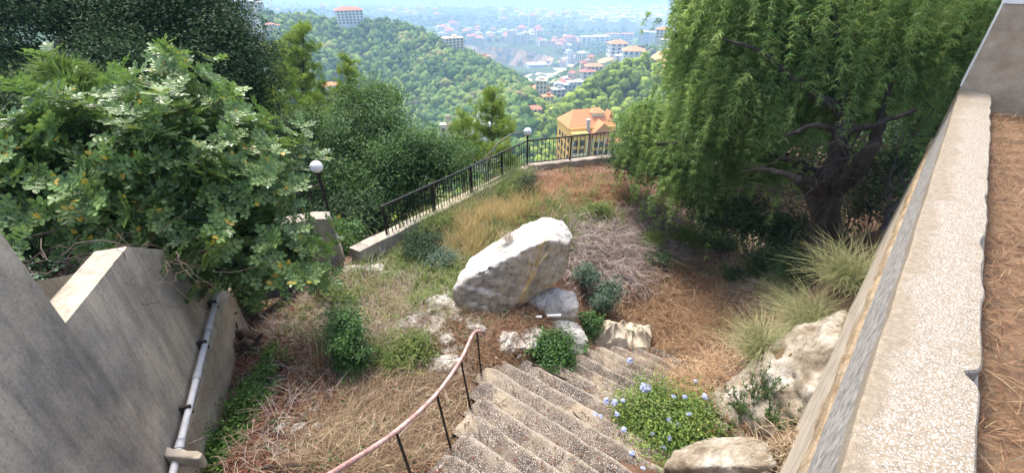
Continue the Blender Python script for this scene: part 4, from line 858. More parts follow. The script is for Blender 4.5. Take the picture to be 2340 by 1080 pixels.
for i, (a, b, sx, sz) in enumerate(R3): rock(a, b, (sx, sx * .5, sz), lb[i], 360 + i, 'limestone', .2, .45, 'flat stones below the boundary wall', sub=4, planes=14, nz=.1)
R4 = [(1625, 925, .13, .13), (1645, 990, .12, .13), (1610, 985, .1, .08), (1690, 1005, .1, .09), (1655, 960, .12, .12)]
lb = row_labels(R4, '%s pale broken rock from the left at the %s of the bedrock slab', ('foot',))
for i, (a, b, sx, sz) in enumerate(R4): rock(a, b, (sx, sx, sz), lb[i], 380 + i, 'rock_tan', i, .3, 'broken rocks under the bedrock slab', sub=4, planes=16, nz=.12)
for a, b, y, l in ((1266, 721, 5.75, .12), (1231, 724, 5.7, .05)):
    c = pt_y(a, b, y); m = MB(); m.tube([c - (l, 0, 0), c + (l, .02, -.01)], .025, 10)
    solo('plastic_pipe', m, M['white_plastic'], c, 'longer cut piece of white plastic pipe lying under the boulder' if l > .1 else 'short cut piece of white plastic pipe lying under the boulder', 'pipe')

# ================================================================== VEGETATION
def kites(m, P, N, L, Wd, mi=0, tint=None, T=None, fold=.12):
    n = len(P); N = unit(N)
    t = unit(np.cross(N, rdirs(n))) if T is None else unit(T); b = unit(np.cross(N, t)); L = np.broadcast_to(L, (n,))[:, None]; Wd = np.broadcast_to(Wd, (n,))[:, None]
    v = np.stack([P, P + t * L * .45 + b * Wd * .5 + N * Wd * fold, P + t * L - N * L * .12, P + t * L * .45 - b * Wd * .5 + N * Wd * fold], 1).reshape(-1, 3)
    m.add(v, np.arange(n * 4).reshape(-1, 4), mi, None if tint is None else np.repeat(np.broadcast_to(tint, (n,)), 4))
def lobe_pts(lobes, n, lo=.72, hi=1.02, down=.35):
    c = np.array([l[0] for l in lobes], float); r_ = np.array([l[1] if hasattr(l[1], '__len__') else (l[1],) * 3 for l in lobes], float)
    w = (r_.prod(1)) ** (2 / 3); k = rng.choice(len(lobes), n, p=w / w.sum()); d = rdirs(n); d[:, 2] = np.where((d[:, 2] < 0) & (rng.uniform(size=n) > down), -d[:, 2], d[:, 2])
    return c[k] + d * r_[k] * rng.uniform(lo, hi, n)[:, None], d
def foliage(lobes, nclump, per, cr, L, Wd, m=None, inner=.25, up=.5, down=.35):
    m = m or MB(); ns = max(6, nclump // 14); Ps, ds = lobe_pts(lobes, ns, .72, 1.05, down); kk = rng.integers(0, ns, nclump); d = unit(ds[kk] + rng.normal(size=(nclump, 3)) * .4)
    rr_ = cr * 1.5; stray = np.where(rng.uniform(size=nclump) < .14, rng.uniform(.5, 2.6, nclump) * cr, 0)[:, None] * d; P = stray + Ps[kk] + rng.normal(size=(nclump, 3)) * rr_ * np.array([1, 1, .75]); tint = np.clip(rng.normal(.45, .25, nclump), 0, 1)
    off = rng.normal(size=(nclump, per, 3)) * cr * np.array([1, 1, .7]); Q = P[:, None] + off
    N = d[:, None] * .6 + unit(off) * .6 + np.array([0, 0, up]) + rng.normal(size=off.shape) * .45
    kites(m, Q.reshape(-1, 3), N.reshape(-1, 3), rng.uniform(.7, 1.25, nclump * per) * L, rng.uniform(.7, 1.2, nclump * per) * Wd, 0, np.repeat(tint, per))
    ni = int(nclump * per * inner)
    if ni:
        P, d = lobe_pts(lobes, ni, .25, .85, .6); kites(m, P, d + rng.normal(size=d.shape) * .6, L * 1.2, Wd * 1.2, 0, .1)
    return m
def curve(a, b, sag=0.0, n=7, wob=.05):
    a, b = np.asarray(a, float), np.asarray(b, float); t = np.linspace(0, 1, n)[:, None]; p = a + (b - a) * t; L = np.linalg.norm(b - a)
    p += np.array([0, 0, 1]) * (sag * 4 * t * (1 - t)); w = rng.normal(size=(n, 3)) * wob * L; w[0] = w[-1] = 0; return p + w
def limbs(m, base, lobes, r0, n_extra=8, fork=.35):
    """trunk limbs from the fork to the lobes"""
    base = np.asarray(base, float)
    for c, r_ in lobes:
        c = np.asarray(c, float); r3 = np.max(r_); p = curve(base, c, .1 * r3, 7, .04); m.tube(p, np.linspace(r0, r0 * .25, 7), 7)
        for _ in range(n_extra):
            q = p[rng.integers(3, 7)]; e = c + rdirs(1)[0] * np.asarray(r_) * .85; m.tube(curve(q, e, .1, 5, .05), np.linspace(r0 * .25, r0 * .05, 5), 5)
def tree(name, label, cat, base, lobes, mat, r0, nclump, per, cr, L, Wd, fork=.4, group=None, bark='bark', inner=.25, up=.5, extra=8, down=.35):
    base = np.asarray(base, float); t = thing(name, label, cat, base, 0, group); cen = np.mean([l[0] for l in lobes], axis=0)
    f = base + (cen - base) * fork; m = MB(); m.tube(curve(base - (0, 0, .3), f, 0, 7, .03), np.linspace(r0 * 1.35, r0 * .9, 7), 10); part('trunk', m, M[bark], t, smooth=True)
    m = MB(); limbs(m, f, lobes, r0 * .6, extra); part('limbs', m, M[bark], t, smooth=True)
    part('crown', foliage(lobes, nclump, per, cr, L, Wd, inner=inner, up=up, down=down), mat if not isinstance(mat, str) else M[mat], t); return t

# --- dark trees behind the left wall
S = pt_s
tree('evergreen_tree', 'tall dark evergreen tree with dense oval crown behind the carob', 'tree', (-7.0, 11.2, -6.5), [(S(465, 150, 11), (1.4, 1.3, 1.5)), (S(425, -40, 11), (.9, 1.0, 1.4)), (S(545, 180, 10.8), (.75, .8, 1.3)), (S(420, 30, 11), (1.0, 1.2, 1.4)), (S(420, 240, 10.8), (1.2, 1, 1.0)), (S(570, 230, 11), (.5, .6, .7))],
     'dark_leaf', .17, 1400, 36, .2, .085, .045, .35)
tree('evergreen_tree', 'broad dark evergreen tree with open lower branches at the upper left', 'tree', (-7.6, 8.2, -4.5), [(S(130, 40, 10.5), (1.7, 1.5, .9)), (S(20, -60, 10.5), (1.8, 1.5, 1.4)), (S(260, -40, 10.5), (1.3, 1.3, 1.0)), (S(330, 70, 10), (.9, .9, .7)), (S(230, 130, 10), (.9, .8, .45)), (S(40, 130, 10), (.8, .8, .35)), (S(330, 170, 9.6), (.8, .7, .5))],
     'dark_leaf', .16, 1200, 36, .2, .085, .045, .55, up=.3, extra=12)
tree('evergreen_tree', 'dark understory tree filling the gap low at the left edge', 'tree', (-8.5, 8.0, -4.5), [(S(-60, 280, 10), (1.1, 1, .6)), (S(60, 330, 9), (1.0, .9, .7)), (S(230, 290, 9.2), (1.0, .8, .5))], 'dark_leaf', .1, 330, 34, .2, .085, .045, .5)
tree('hillside_oak', 'sunlit green tree glimpsed behind the upper left tree crowns', 'tree', (-14, 15, -9), [(S(60, 220, 17), (2.6, 1.5, 1.8)), (S(250, 200, 17), (2.2, 1.5, 1.6)), (S(-100, 150, 17), (2.4, 1.5, 2.2)), (S(400, 280, 17), (1.8, 1.5, 1.3)), (S(150, 330, 16), (2.4, 1.5, 1.2)), (S(-80, 330, 15), (2, 1.5, 1.4))], 'weed', .15, 700, 40, .28, .13, .07, .4)
# --- dark round tree beyond the fence
tree('round_tree', 'dark green round leafy tree just beyond the sloping fence', 'tree', S(880, 600, 13.2), [(S(870, 330, 13), (1.5, 1.4, 1.3)), (S(850, 250, 13.2), (.85, .9, .75)), (S(950, 380, 12.6), (1.15, 1.0, .9)), (S(790, 340, 13), (1.1, 1.1, 1.0)), (S(770, 430, 12.6), (.9, .9, .8)), (S(900, 420, 12.2), (1.0, .9, .8)), (S(1010, 400, 13), (.7, .8, .7)), (S(1000, 350, 13), (.7, .7, .55)), (S(820, 480, 12.2), (.8, .7, .6)), (S(720, 300, 13.4), (.6, .7, .9)), (S(960, 470, 12.6), (.7, .7, .5))],
     'oak_leaf', .16, 1500, 40, .17, .08, .047, .3, extra=6)
tree('understory_tree', 'dark thicket tree in the shade below the larger globe lamp', 'tree', S(760, 640, 12), [(S(760, 500, 11.5), (.9, .9, .8)), (S(850, 530, 11.4), (.8, .7, .7)), (S(700, 460, 12), (.8, .9, .9)), (S(640, 420, 12), (1.0, .9, 1.0)), (S(660, 330, 13.5), (.8, .8, .9))], 'dark_leaf', .1, 620, 34, .18, .08, .045, .4)
# --- pines
def pine(label, base, top, r_, nb, mat, lo=.3, group='light green pines beyond the garden', tuft=34, dens=1.5, nl=.15):
    base, top = np.asarray(base, float), np.asarray(top, float); t = thing('pine_tree', label, 'tree', base, 0, group); m = MB(); tp = curve(base, top, 0, 9, .012); m.tube(tp, np.linspace(.012 * np.linalg.norm(top - base) + .02, .012, 9), 8); part('trunk', m, M['bark'], t, smooth=True)
    bmB = MB(); P = []; D = []
    for i in range(nb):
        u = lo + (1 - lo) * (i + rng.uniform()) / nb; q = base + (top - base) * u; L = r_ * (1.08 - u) ** .75 * rng.uniform(.55, 1.1) + .12; a = rng.uniform(0, 6.28)
        e = q + np.array([math.cos(a) * L, math.sin(a) * L, L * rng.uniform(.05, .5)]); c = curve(q, e, -.05 * L, 6, .04); bmB.tube(c, np.linspace(.025, .008, 6), 5)
        k = max(3, int(L * 13 * dens)); w = rng.uniform(.3, 1.05, k)[:, None]; pp_ = q + (e - q) * w + rng.normal(size=(k, 3)) * .17 * (.4 + L * .35); P.append(pp_); D.append(unit((e - q) + np.array([0, 0, .9 * L]) + rng.normal(size=(k, 3)) * .5 * L))
    P.append(np.array([top, top - (0, 0, .12)])); D.append(np.array([[0, 0, 1.0], [0, 0, 1.0]]))
    part('branches', bmB, M['bark'], t, smooth=True); P = np.concatenate(P); D = np.concatenate(D); n = len(P)
    Q = np.repeat(P, tuft, 0) + rng.normal(size=(n * tuft, 3)) * .045; T = unit(np.repeat(D, tuft, 0) + rng.normal(size=(n * tuft, 3)) * .55); m = MB()
    kites(m, Q, rdirs(n * tuft), rng.uniform(.7, 1.3, n * tuft) * nl, .022 + 0 * Q[:, 0], 0, np.repeat(rng.uniform(0, 1, n), tuft), T=T, fold=0)
    part('crown', m, M[mat], t); return t
pine('tall light green pine with a thin spiked top left of the hill', S(700, 470, 19), S(692, 58, 19), 1.7, 60, 'pine', .42)
pine('lower bushy light green pine between the spiked pine and dark tree', S(640, 460, 16), S(628, 110, 16), 1.3, 52, 'pine', .35)
pine('short pine with twin pale tips rising above the dark round tree', S(790, 480, 18), S(797, 138, 18), 1.0, 46, 'pine', .4)
pine('small pine tip showing just behind the crown of the dark round tree', S(850, 470, 17), S(862, 205, 17), .9, 34, 'pine_dark', .5)
pine('open sunlit pine behind the fence left of the smaller globe lamp', S(1118, 520, 17.5), S(1128, 205, 17.5), 1.7, 44, 'pine', .42, dens=1.2)
pine('low sunlit pine behind the fence beside the corner', S(1060, 520, 16), S(1058, 262, 16), 1.0, 28, 'pine', .5, dens=1.2)
pine('slim green pine against the spiked pine lower left', S(735, 520, 21), S(742, 190, 21), 1.3, 44, 'pine_dark', .3)
pine('young pine with long feathery needles above the carob at the far left', (-5.3, 6.2, -3.6), S(135, 165, 7.0), .62, 34, 'pine_dark', .3, None, 40, 2.2, .26)
# --- carob over the left wall: pinnate leaves, the largest as parts
def carob():
    global rng
    rng = np.random.default_rng(19)
    base = np.array([-4.9, 4.6, -3.1]); t = thing('carob_bush', 'big glossy carob bush with round leaflets spilling over the stained wall', 'bush', base)
    lobes = [(S(330, 420, 5.6), (1.35, 1.1, 1.0)), (S(480, 370, 5.8), (.85, .8, .8)), (S(160, 430, 5.2), (.95, .9, .8)), (S(400, 265, 6.0), (.65, .7, .6)), (S(395, 180, 6.1), (.25, .3, .3)), (S(565, 440, 6.0), (.58, .6, .6)), (S(610, 560, 6.0), (.6, .5, .5)), (S(560, 620, 5.8), (.5, .45, .4)),
             (S(40, 480, 4.6), (.5, .5, .45)), (S(190, 290, 5.4), (.45, .5, .4)), (S(660, 590, 6.1), (.45, .45, .4)), (S(540, 300, 6.1), (.35, .35, .3)), (S(590, 360, 6.1), (.3, .35, .28)), (S(60, 370, 5), (.5, .5, .35)), (S(450, 540, 5.4), (.5, .45, .35)), (S(260, 510, 5.2), (.55, .5, .3))]
    m = MB(); m.tube(curve(base - (0, 0, .4), base + (.2, .2, .6), 0, 5, .03), np.linspace(.12, .09, 5), 8)
    limbs(m, base + np.array([.2, .2, .5]), lobes, .06, 7); part('branches', m, M['bark'], t, smooth=True)
    lv = []; lf = []      # leaf template along +x, normal +z
    def leaflet(c, dx, dy, L, w):
        c = np.array(c); a = unit(np.array([dx, dy, .12])); b = np.array([-a[1], a[0], 0]); z = np.array([0, 0, 1.0]); k = len(lv)
        for u, s, h in ((0, 0, 0), (.3, .5, .12), (.72, .46, .1), (1, 0, -.06), (.72, -.46, .1), (.3, -.5, .12)): lv.append(c + a * L * u + b * w * s + z * w * h)
        lf.extend([(k, k + 1, k + 2, k + 3), (k, k + 3, k + 4, k + 5)])
    for j in range(3):
        x = .04 + .05 * j; s = 1.0 + .12 * (j == 2)
        for sg in (-1, 1): leaflet((x, 0, 0), .55, sg * .85, .068 * s, .043 * s)
    leaflet((.17, 0, 0), 1, 0.15, .07, .045)
    lv.extend([np.array(q) for q in ((0, -.002, 0), (.2, -.002, 0), (.2, .002, 0), (0, .002, 0))]); lf.append((len(lv) - 4, len(lv) - 3, len(lv) - 2, len(lv) - 1))
    lv_ = np.array(lv); lf_ = np.array(lf)
    nb = 960; ns = 150; Ps, ds = lobe_pts(lobes, ns, .72, 1.05, .45); kk = rng.integers(0, ns, nb); P = Ps[kk] + rng.normal(size=(nb, 3)) * (.2, .2, .15); d = unit(ds[kk] + rng.normal(size=(nb, 3)) * .4)
    out_ = rng.uniform(size=nb) < .16; P = P + d * np.where(out_, rng.uniform(.1, .32, nb), 0)[:, None] * np.array([1, 1, 1.2])
    per = 7; F = []
    for p, dd in zip(P, d):
        ax = unit(dd + np.array([0, 0, .55]) + rng.normal(size=3) * .25); u = unit(np.cross(ax, rng.normal(size=3))); w = np.cross(ax, u); a0 = rng.uniform(0, 6.3)
        for k in range(per):
            an = a0 + k * 2.4; rad = u * math.cos(an) + w * math.sin(an); x = unit(rad + ax * rng.uniform(.05, .7)); zn = unit(ax - x * (ax @ x)); F.append((p - ax * .07 * k / per, x, np.cross(zn, x), zn, rng.uniform(.5, 1.2)))
    O = np.array([f[0] for f in F]); big = np.argsort(-np.array([f[4] for f in F]) / np.linalg.norm(O, axis=1) + 1e-9)
    front = [i for i in big if (proj(O[i])[0] > 0)][:300]; fs = set(front)
    mes = []
    for q in range(5): b = MB(); b.add(lv_, lf_, 0, .1 + q * .2); mes.append(b.mesh('leaf', M['carob']))
    for i in front:
        p, x, y, z, s = F[i]; o = bpy.data.objects.new('leaf', mes[i % 5]); C.objects.link(o); o.parent = t
        o.matrix_local = Matrix(((*(x[k] * s for k in (0,)), y[0] * s, z[0] * s, p[0] - base[0]), (x[1] * s, y[1] * s, z[1] * s, p[1] - base[1]), (x[2] * s, y[2] * s, z[2] * s, p[2] - base[2]), (0, 0, 0, 1)))
    rest = [i for i in range(len(F)) if i not in fs]; X = np.array([F[i][1] for i in rest]); Y = np.array([F[i][2] for i in rest]); Z = np.array([F[i][3] for i in rest]); s = np.array([F[i][4] for i in rest])
    V = O[rest][:, None] + s[:, None, None] * (lv_[None, :, 0:1] * X[:, None] + lv_[None, :, 1:2] * Y[:, None] + lv_[None, :, 2:3] * Z[:, None])
    f = (lf_[None] + (np.arange(len(rest)) * len(lv_))[:, None, None]).reshape(-1, 4); m = MB(); m.add(V.reshape(-1, 3), f, 0, np.repeat(rng.uniform(0, 1, len(rest)), len(lv_)))
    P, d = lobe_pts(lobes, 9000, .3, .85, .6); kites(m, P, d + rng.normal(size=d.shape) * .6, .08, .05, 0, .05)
    part('foliage', m, M['carob'], t, kind='stuff')
carob()
# bare brown branches hanging in the notch of the wall
def twigs(name, label, cat, P, n, L, rad, mat, spread=(1, 1, .4), group=None, kind=None, base=None, up=0.0):
    m = MB()
    for _ in range(n):
        a = np.asarray(P) + rng.normal(size=3) * np.asarray(spread) * .5; d = unit(rng.normal(size=3) * np.array(spread) + np.array([0, 0, up])); l = rng.uniform(.4, 1) * L; c = curve(a, a + d * l, .12 * l * rng.normal(), 6, .06)
        m.tube(c, np.linspace(rad, rad * .4, 6), 4, tint=rng.uniform(0, 1))
    return solo(name, m, M[mat], base if base is not None else P, label, cat, group, 'stuff')
twigs('dead_branches', 'tangle of bare brown branches in the wall notch under the carob', 'branches', S(120, 620, 4.3), 70, .9, .0055, 'twig_dark', (.7, .5, .35))
twigs('dead_branches', 'thin bare branches crossing the top of the stained wall', 'branches', S(330, 605, 4.55), 26, .8, .004, 'twig_dark', (.7, .3, .12))
# --- pepper tree
def pepper():
    global rng
    rng = np.random.default_rng(23)
    base = gp(1888, 570); t = thing('pepper_tree', 'large weeping pepper tree with thick dark forked trunk', 'tree', base); y0 = base[1]
    Q = lambda a, b, dy=0.0: pt_y(a, b, y0 + dy)
    m = MB(); m.tube([base - (0, 0, .4), Q(1890, 540), Q(1886, 490), Q(1880, 440, .05), Q(1886, 420, .1)], [.36, .29, .24, .27, .22], 14)
    part('trunk', m, M['bark'], t, smooth=True)
    m = MB()
    for pts, r_ in (([Q(1875, 445), Q(1850, 420, -.2), Q(1826, 408, -.35)], (.2, .15, .11)), ([Q(1890, 425, .1), Q(1910, 370, .1), Q(1922, 310, .2), Q(1930, 240, .5), Q(1920, 120, .7), Q(1900, 0, .8)], (.2, .16, .14, .11, .08, .04)),
                    ([Q(1895, 440), Q(1940, 410, -.1), Q(1975, 370, -.2), Q(2000, 310, 0), Q(2025, 230, .2), Q(2050, 130, .4)], (.2, .165, .13, .09, .05, .015)), ([Q(1935, 300, .1), Q(1985, 290, -.1), Q(2050, 268, -.2), Q(2095, 250, -.2)], (.06, .055, .04, .03)),
                    ([Q(1905, 300, .1), Q(1870, 285, -.1), Q(1830, 296, -.2), Q(1790, 310, -.3)], (.05, .045, .035, .02)), ([Q(1925, 260, .3), Q(1820, 180, .5), Q(1740, 120, .5), Q(1650, 90, .4)], (.1, .07, .04, .015)), ([Q(1915, 180, .6), Q(1830, 60, .9), Q(1740, -20, 1.0)], (.08, .05, .02)),
                    ([Q(1825, 410, -.35), Q(1790, 395, -.3), Q(1740, 385, -.1), Q(1690, 395, .1)], (.08, .05, .03, .012)), ([Q(1890, 420, .4), Q(1800, 360, 1.2), Q(1650, 330, 1.8), Q(1500, 330, 2.0)], (.12, .1, .06, .03))):
        c = np.concatenate([curve(pts[i], pts[i + 1], 0, 5, .03)[(1 if i else 0):] for i in range(len(pts) - 1)]); m.tube(c, np.interp(np.linspace(0, 1, len(c)), np.linspace(0, 1, len(r_)), r_), 9)
    for _ in range(70):   # vine stems and fine dead twigs over the trunk
        a = Q(rng.uniform(1840, 2000), rng.uniform(330, 500), -.35); m.tube(curve(a, a + rng.normal(size=3) * (.4, .15, .5), 0, 6, .08), .011, 4)
    part('limbs', m, M['bark'], t, smooth=True)
    # weeping strands: start points on a dome, hanging down
    St = []
    def dome(cx, cy, cz, rx, ry, rz, n, lmin, lmax):
        d = rdirs(n); d[:, 2] = np.abs(d[:, 2]); P = np.array([cx, cy, cz]) + d * np.array([rx, ry, rz]) * rng.uniform(.75, 1.03, n)[:, None]
        for p, dd in zip(P, d): St.append((p, dd, rng.uniform(lmin, lmax) * .62)); rng.uniform() < .55 and St.append((p + rng.normal(size=3) * (.3, .3, .25) - (0, 0, rng.uniform(0, 1.1) * lmax * .6), unit(dd + rng.normal(size=3) * .6), rng.uniform(.3, .9) * .7))
    for px, py, y, rx, ry, rz, n, l0, l1 in ((1850, 90, 9.6, 2.6, 2.0, 1.5, 620, .7, 1.9), (1690, 110, 9.6, 1.15, 1.3, 1.2, 460, .8, 2.0), (1640, 260, 10.0, .95, 1.0, .8, 330, .7, 1.5), (1500, 340, 11.2, .75, .9, .6, 210, .5, 1.3), (1650, 300, 9.6, .9, .9, .7, 250, .6, 1.5), (1700, 200, 8.6, .9, .8, .8, 230, .7, 1.6), (2080, 60, 9.4, 1.8, 1.4, 1.3, 420, .7, 1.7),
                                             (2000, -60, 9, 2.2, 1.8, 1.3, 320, .8, 2.0), (1740, 370, 9.0, .55, .5, .35, 110, .4, 1.0), (1590, 420, 9.6, .7, .6, .35, 130, .4, .95), (2140, 200, 9.6, 1.0, .8, .9, 220, .6, 1.4), (1700, -10, 9.2, 1.05, 1.2, 1.0, 260, .8, 1.8), (1950, 170, 8.3, .9, .6, .7, 110, .5, 1.2), (1790, 260, 8.7, .55, .5, .5, 110, .5, 1.1), (1890, 120, 8.4, .8, .5, .6, 150, .5, 1.2), (1930, 250, 9.0, .6, .4, .4, 100, .4, .8), (1830, 200, 8.6, .6, .5, .5, 110, .5, 1.0), (1480, 270, 11.5, .6, .7, .5, 120, .5, 1.0)):
        c = pt_y(px, py, y); dome(*c, rx, ry, rz, n, l0, l1)
    P_, T_, N_, tint = [], [], [], []; sm = MB()
    for p, dd, L in St:
        out = np.array([dd[0], dd[1], 0]); tn = rng.uniform(0, 1); k = max(5, int(L * 12)); u = np.linspace(0, 1, k)[:, None]
        c = p + out * (.35 * (1 - (1 - u) ** 2)) * L * .6 + np.array([0, 0, -1]) * L * (u ** 1.35) + np.array([0, 0, .12]) * u * (1 - u) + rng.normal(size=(1, 3)) * .1 * u
        bad = (np.abs(c[:, 0] - base[0]) < .7) & (c[:, 1] < y0 + .3) & (c[:, 2] < -3.7)      # the trunk stands clear of hanging strands
        if bad.any(): c = c[:max(3, int(np.argmax(bad)))]
        if rng.uniform() < .15 and len(c) > 5: sm.tube(c[::4] if len(c) > 8 else c[::2], .005, 3, cap=False)
        q = np.repeat(c, 12, 0); tt = rdirs(len(q)) * np.array([1, 1, .6]) + np.array([0, 0, -.55]) + .35 * out; P_.append(q + rng.normal(size=q.shape) * .02); T_.append(tt); tint.append(np.clip(tn + rng.normal(0, .12, len(q)), 0, 1))
    P_, T_, tint = np.concatenate(P_), np.concatenate(T_), np.concatenate(tint); n = len(P_); m = MB()
    T_ = unit(T_); B_ = unit(np.cross(T_, rdirs(n))) * rng.uniform(.006, .013, n)[:, None]; L_ = rng.uniform(.06, .16, n)[:, None]
    m.add(np.stack([P_ - B_, P_ + B_, P_ + T_ * L_], 1).reshape(-1, 3), np.arange(n * 3).reshape(-1, 3), 0, np.repeat(tint, 3))
    part('crown', m, M['pepper'], t); part('twigs', sm, M['bark'], t, kind='stuff'); return n
pepper()
# dark shrubs behind and beside the trunk
tree('evergreen_shrub', 'dark green shrub between the pepper trunk and the right wall', 'shrub', gp(2010, 560), [(S(2020, 400, 11), (.9, .7, .9)), (S(2110, 300, 10.5), (.7, .6, .8)), (S(1960, 480, 11.2), (.6, .6, .6)), (S(2060, 500, 10.5), (.6, .5, .5)), (S(2160, 210, 10.6), (.6, .6, .7))], 'shrub_dark', .05, 420, 34, .17, .09, .035, .4)
tree('evergreen_shrub', 'dark shrub in the shade left of the pepper trunk', 'shrub', gp(1700, 545), [(S(1690, 500, 10.4), (.75, .6, .45)), (S(1770, 530, 10), (.6, .5, .4)), (S(1630, 500, 10.6), (.6, .5, .4))], 'shrub_dark', .04, 240, 34, .16, .09, .04, .4)
tree('evergreen_shrub', 'dark leafy shrub beneath the hanging pepper fronds at the fence', 'shrub', gp(1510, 430), [(S(1540, 390, 12), (.9, .7, .5)), (S(1470, 370, 13), (.7, .6, .5)), (S(1600, 440, 11.4), (.8, .6, .5))], 'shrub_dark', .04, 280, 34, .17, .09, .04, .4)
tree('backdrop_tree', 'shaded tree behind the pepper tree filling its gaps', 'tree', (6.5, 14.5, -8), [(S(1650, 250, 14.5), (1.8, 1.2, 1.6)), (S(1850, 330, 14), (2.0, 1.2, 1.3)), (S(2000, 200, 14), (1.9, 1.2, 1.7)), (S(1800, 130, 14.5), (2, 1.2, 1.6)), (S(1580, 380, 14), (1.3, 1, .8)), (S(2100, 380, 13), (1.2, 1, 1.2)), (S(2180, 100, 14), (1.5, 1, 1.5))], 'shrub', .15, 620, 36, .28, .13, .07, .4)

# --- small plants
def bush(name, label, px, py, lobes, mat, ncl, per, cr, L, Wd, cat='shrub', up=.6, stems=10, group=None):
    b = gp(px, py); t = thing(name, label, cat, b, 0, group); lb = [(b + np.array(o), r_) for o, r_ in lobes]
    m = MB()
    for _ in range(stems): c, r_ = lb[rng.integers(len(lb))]; m.tube(curve(b, np.asarray(c) + rdirs(1)[0] * np.asarray(r_) * .8, 0, 5, .04), [.008, .007, .006, .004, .003], 4)
    part('stems', m, M['bark_grey'], t); part('foliage', foliage(lb, ncl, per, cr, L, Wd, up=up), M[mat], t); return t
bush('green_shrub', 'upright bright green shrub in the dry grass left of the handrail', 812, 835, [((0, 0, .35), (.27, .25, .35)), ((-.08, .1, .62), (.16, .16, .22)), ((.1, 0, .6), (.15, .15, .2)), ((0, -.1, .12), (.3, .25, .15))], 'shrub', 240, 26, .06, .05, .02)
bush('green_shrub', 'round fresh green bush on the rocks at the left edge of the steps', 1255, 820, [((0, 0, .2), (.36, .24, .18)), ((-.15, 0, .25), (.2, .18, .16)), ((.17, 0, .2), (.2, .18, .14))], 'shrub', 200, 24, .06, .055, .028)
bush('spurge_plant', 'blue green spurge plant beside the wedged boulder', 1378, 715, [((0, 0, .3), (.24, .2, .22)), ((.05, 0, .55), (.15, .15, .14))], 'glaucous', 110, 24, .06, .07, .022)
bush('spurge_plant', 'blue green leafy plant close against the right end of the huge boulder', 1335, 660, [((0, 0, .2), (.16, .16, .2)), ((0, 0, .45), (.12, .12, .14))], 'glaucous', 70, 22, .06, .07, .022)
bush('leafy_weed', 'small dark leafy weed low in the gap above the tarp', 1345, 755, [((0, 0, .2), (.15, .14, .18))], 'shrub', 50, 22, .05, .06, .035)
bush('leafy_weed', 'small dark ivy plant in the dry grass right of the tarp', 1680, 640, [((0, 0, .15), (.14, .12, .15))], 'shrub_dark', 36, 20, .06, .07, .05)
bush('leafy_bush', 'green bush in the opening between the wall end and the boundary wall', 805, 585, [((0, 0, .3), (.24, .2, .28)), ((.05, 0, .55), (.16, .15, .15))], 'shrub', 130, 24, .07, .06, .035)
bush('creeping_plant', 'bright green creeper spreading over the litter by the white lump', 545, 1010, [((0, 0, .16), (.34, .22, .14)), ((.15, .25, .18), (.3, .2, .12)), ((-.2, -.1, .14), (.25, .2, .12)), ((.3, .35, .2), (.22, .15, .12)), ((-.1, .45, .16), (.14, .2, .1))], 'creeper', 210, 15, .06, .05, .032, 'plant', stems=20)
bush('creeping_plant', 'bright green creeper at the bottom edge under the drain pipe', 480, 1075, [((0, 0, .14), (.28, .14, .12)), ((-.2, .2, .12), (.15, .1, .1))], 'creeper', 130, 16, .06, .05, .032, 'plant')
bush('creeping_plant', 'thin trailing green stem in the middle of the red brown litter', 600, 870, [((0, 0, .16), (.09, .25, .1)), ((-.02, .25, .2), (.08, .15, .1)), ((.05, -.2, .14), (.1, .12, .08))], 'creeper', 80, 14, .05, .045, .028, 'plant')
bush('ivy', 'ivy and weeds hanging over the grey wall end', 735, 560, [((-.15, .1, .7), (.45, .3, .2)), ((-.5, 0, .6), (.4, .3, .3)), ((-.25, -.2, .45), (.25, .12, .2))], 'weed', 150, 24, .08, .055, .03, 'plant')
for i, (a, b, r_, mt, lab) in enumerate([(975, 570, .34, 'shrub_dark', 'dark green low bush against the boundary wall, nearest its open end'), (1010, 530, .3, 'weed', 'yellow green bush behind the dark low bush at the boundary wall'), (1000, 610, .26, 'glaucous', 'grey green low bush left of the huge boulder top'), (960, 590, .26, 'shrub_dark', 'dark weed clump below the boundary wall in the brown grass'),
        (1200, 440, .33, 'shrub_dark', 'dark green weed clump below the fence corner lamp'), (1150, 455, .24, 'weed', 'yellow green weed clump left of the fence corner lamp'), (1500, 610, .28, 'shrub_dark', 'small green bush among grey dead twigs right of the boulder'), (1480, 560, .25, 'weed', 'yellowish bush above the grey dead twigs'),
        (1560, 560, .42, 'weed', 'green weedy bush under the tips of the pepper fronds'), (1640, 570, .4, 'shrub_dark', 'dark green mound left of the shaded trunk base'), (1760, 620, .55, 'shrub_dark', 'dark feathery mound in front of the pepper trunk'), (1830, 640, .5, 'shrub_dark', 'dark feathery mound between the trunk and the pale grass tufts'),
        (1360, 490, .3, 'weed', 'yellow green weeds behind the right end of the boulder'), (780, 690, .2, 'weed', 'dull green weed beside the tall orange stalks'), (900, 830, .22, 'weed', 'olive weed clump in dry grass right of the upright shrub'), (940, 810, .2, 'weed', 'olive tuft below the jagged white outcrop')]):
    bush('low_bush', lab, a, b, [((0, 0, r_ * .5), (r_, r_ * .8, r_ * .6)), ((r_ * .5, 0, r_ * .4), (r_ * .6, r_ * .5, r_ * .4)), ((-r_ * .6, 0, r_ * .35), (r_ * .5, r_ * .5, r_ * .35))], mt, int(150 * r_ / .3), 22, .07, .055, .022, stems=12)
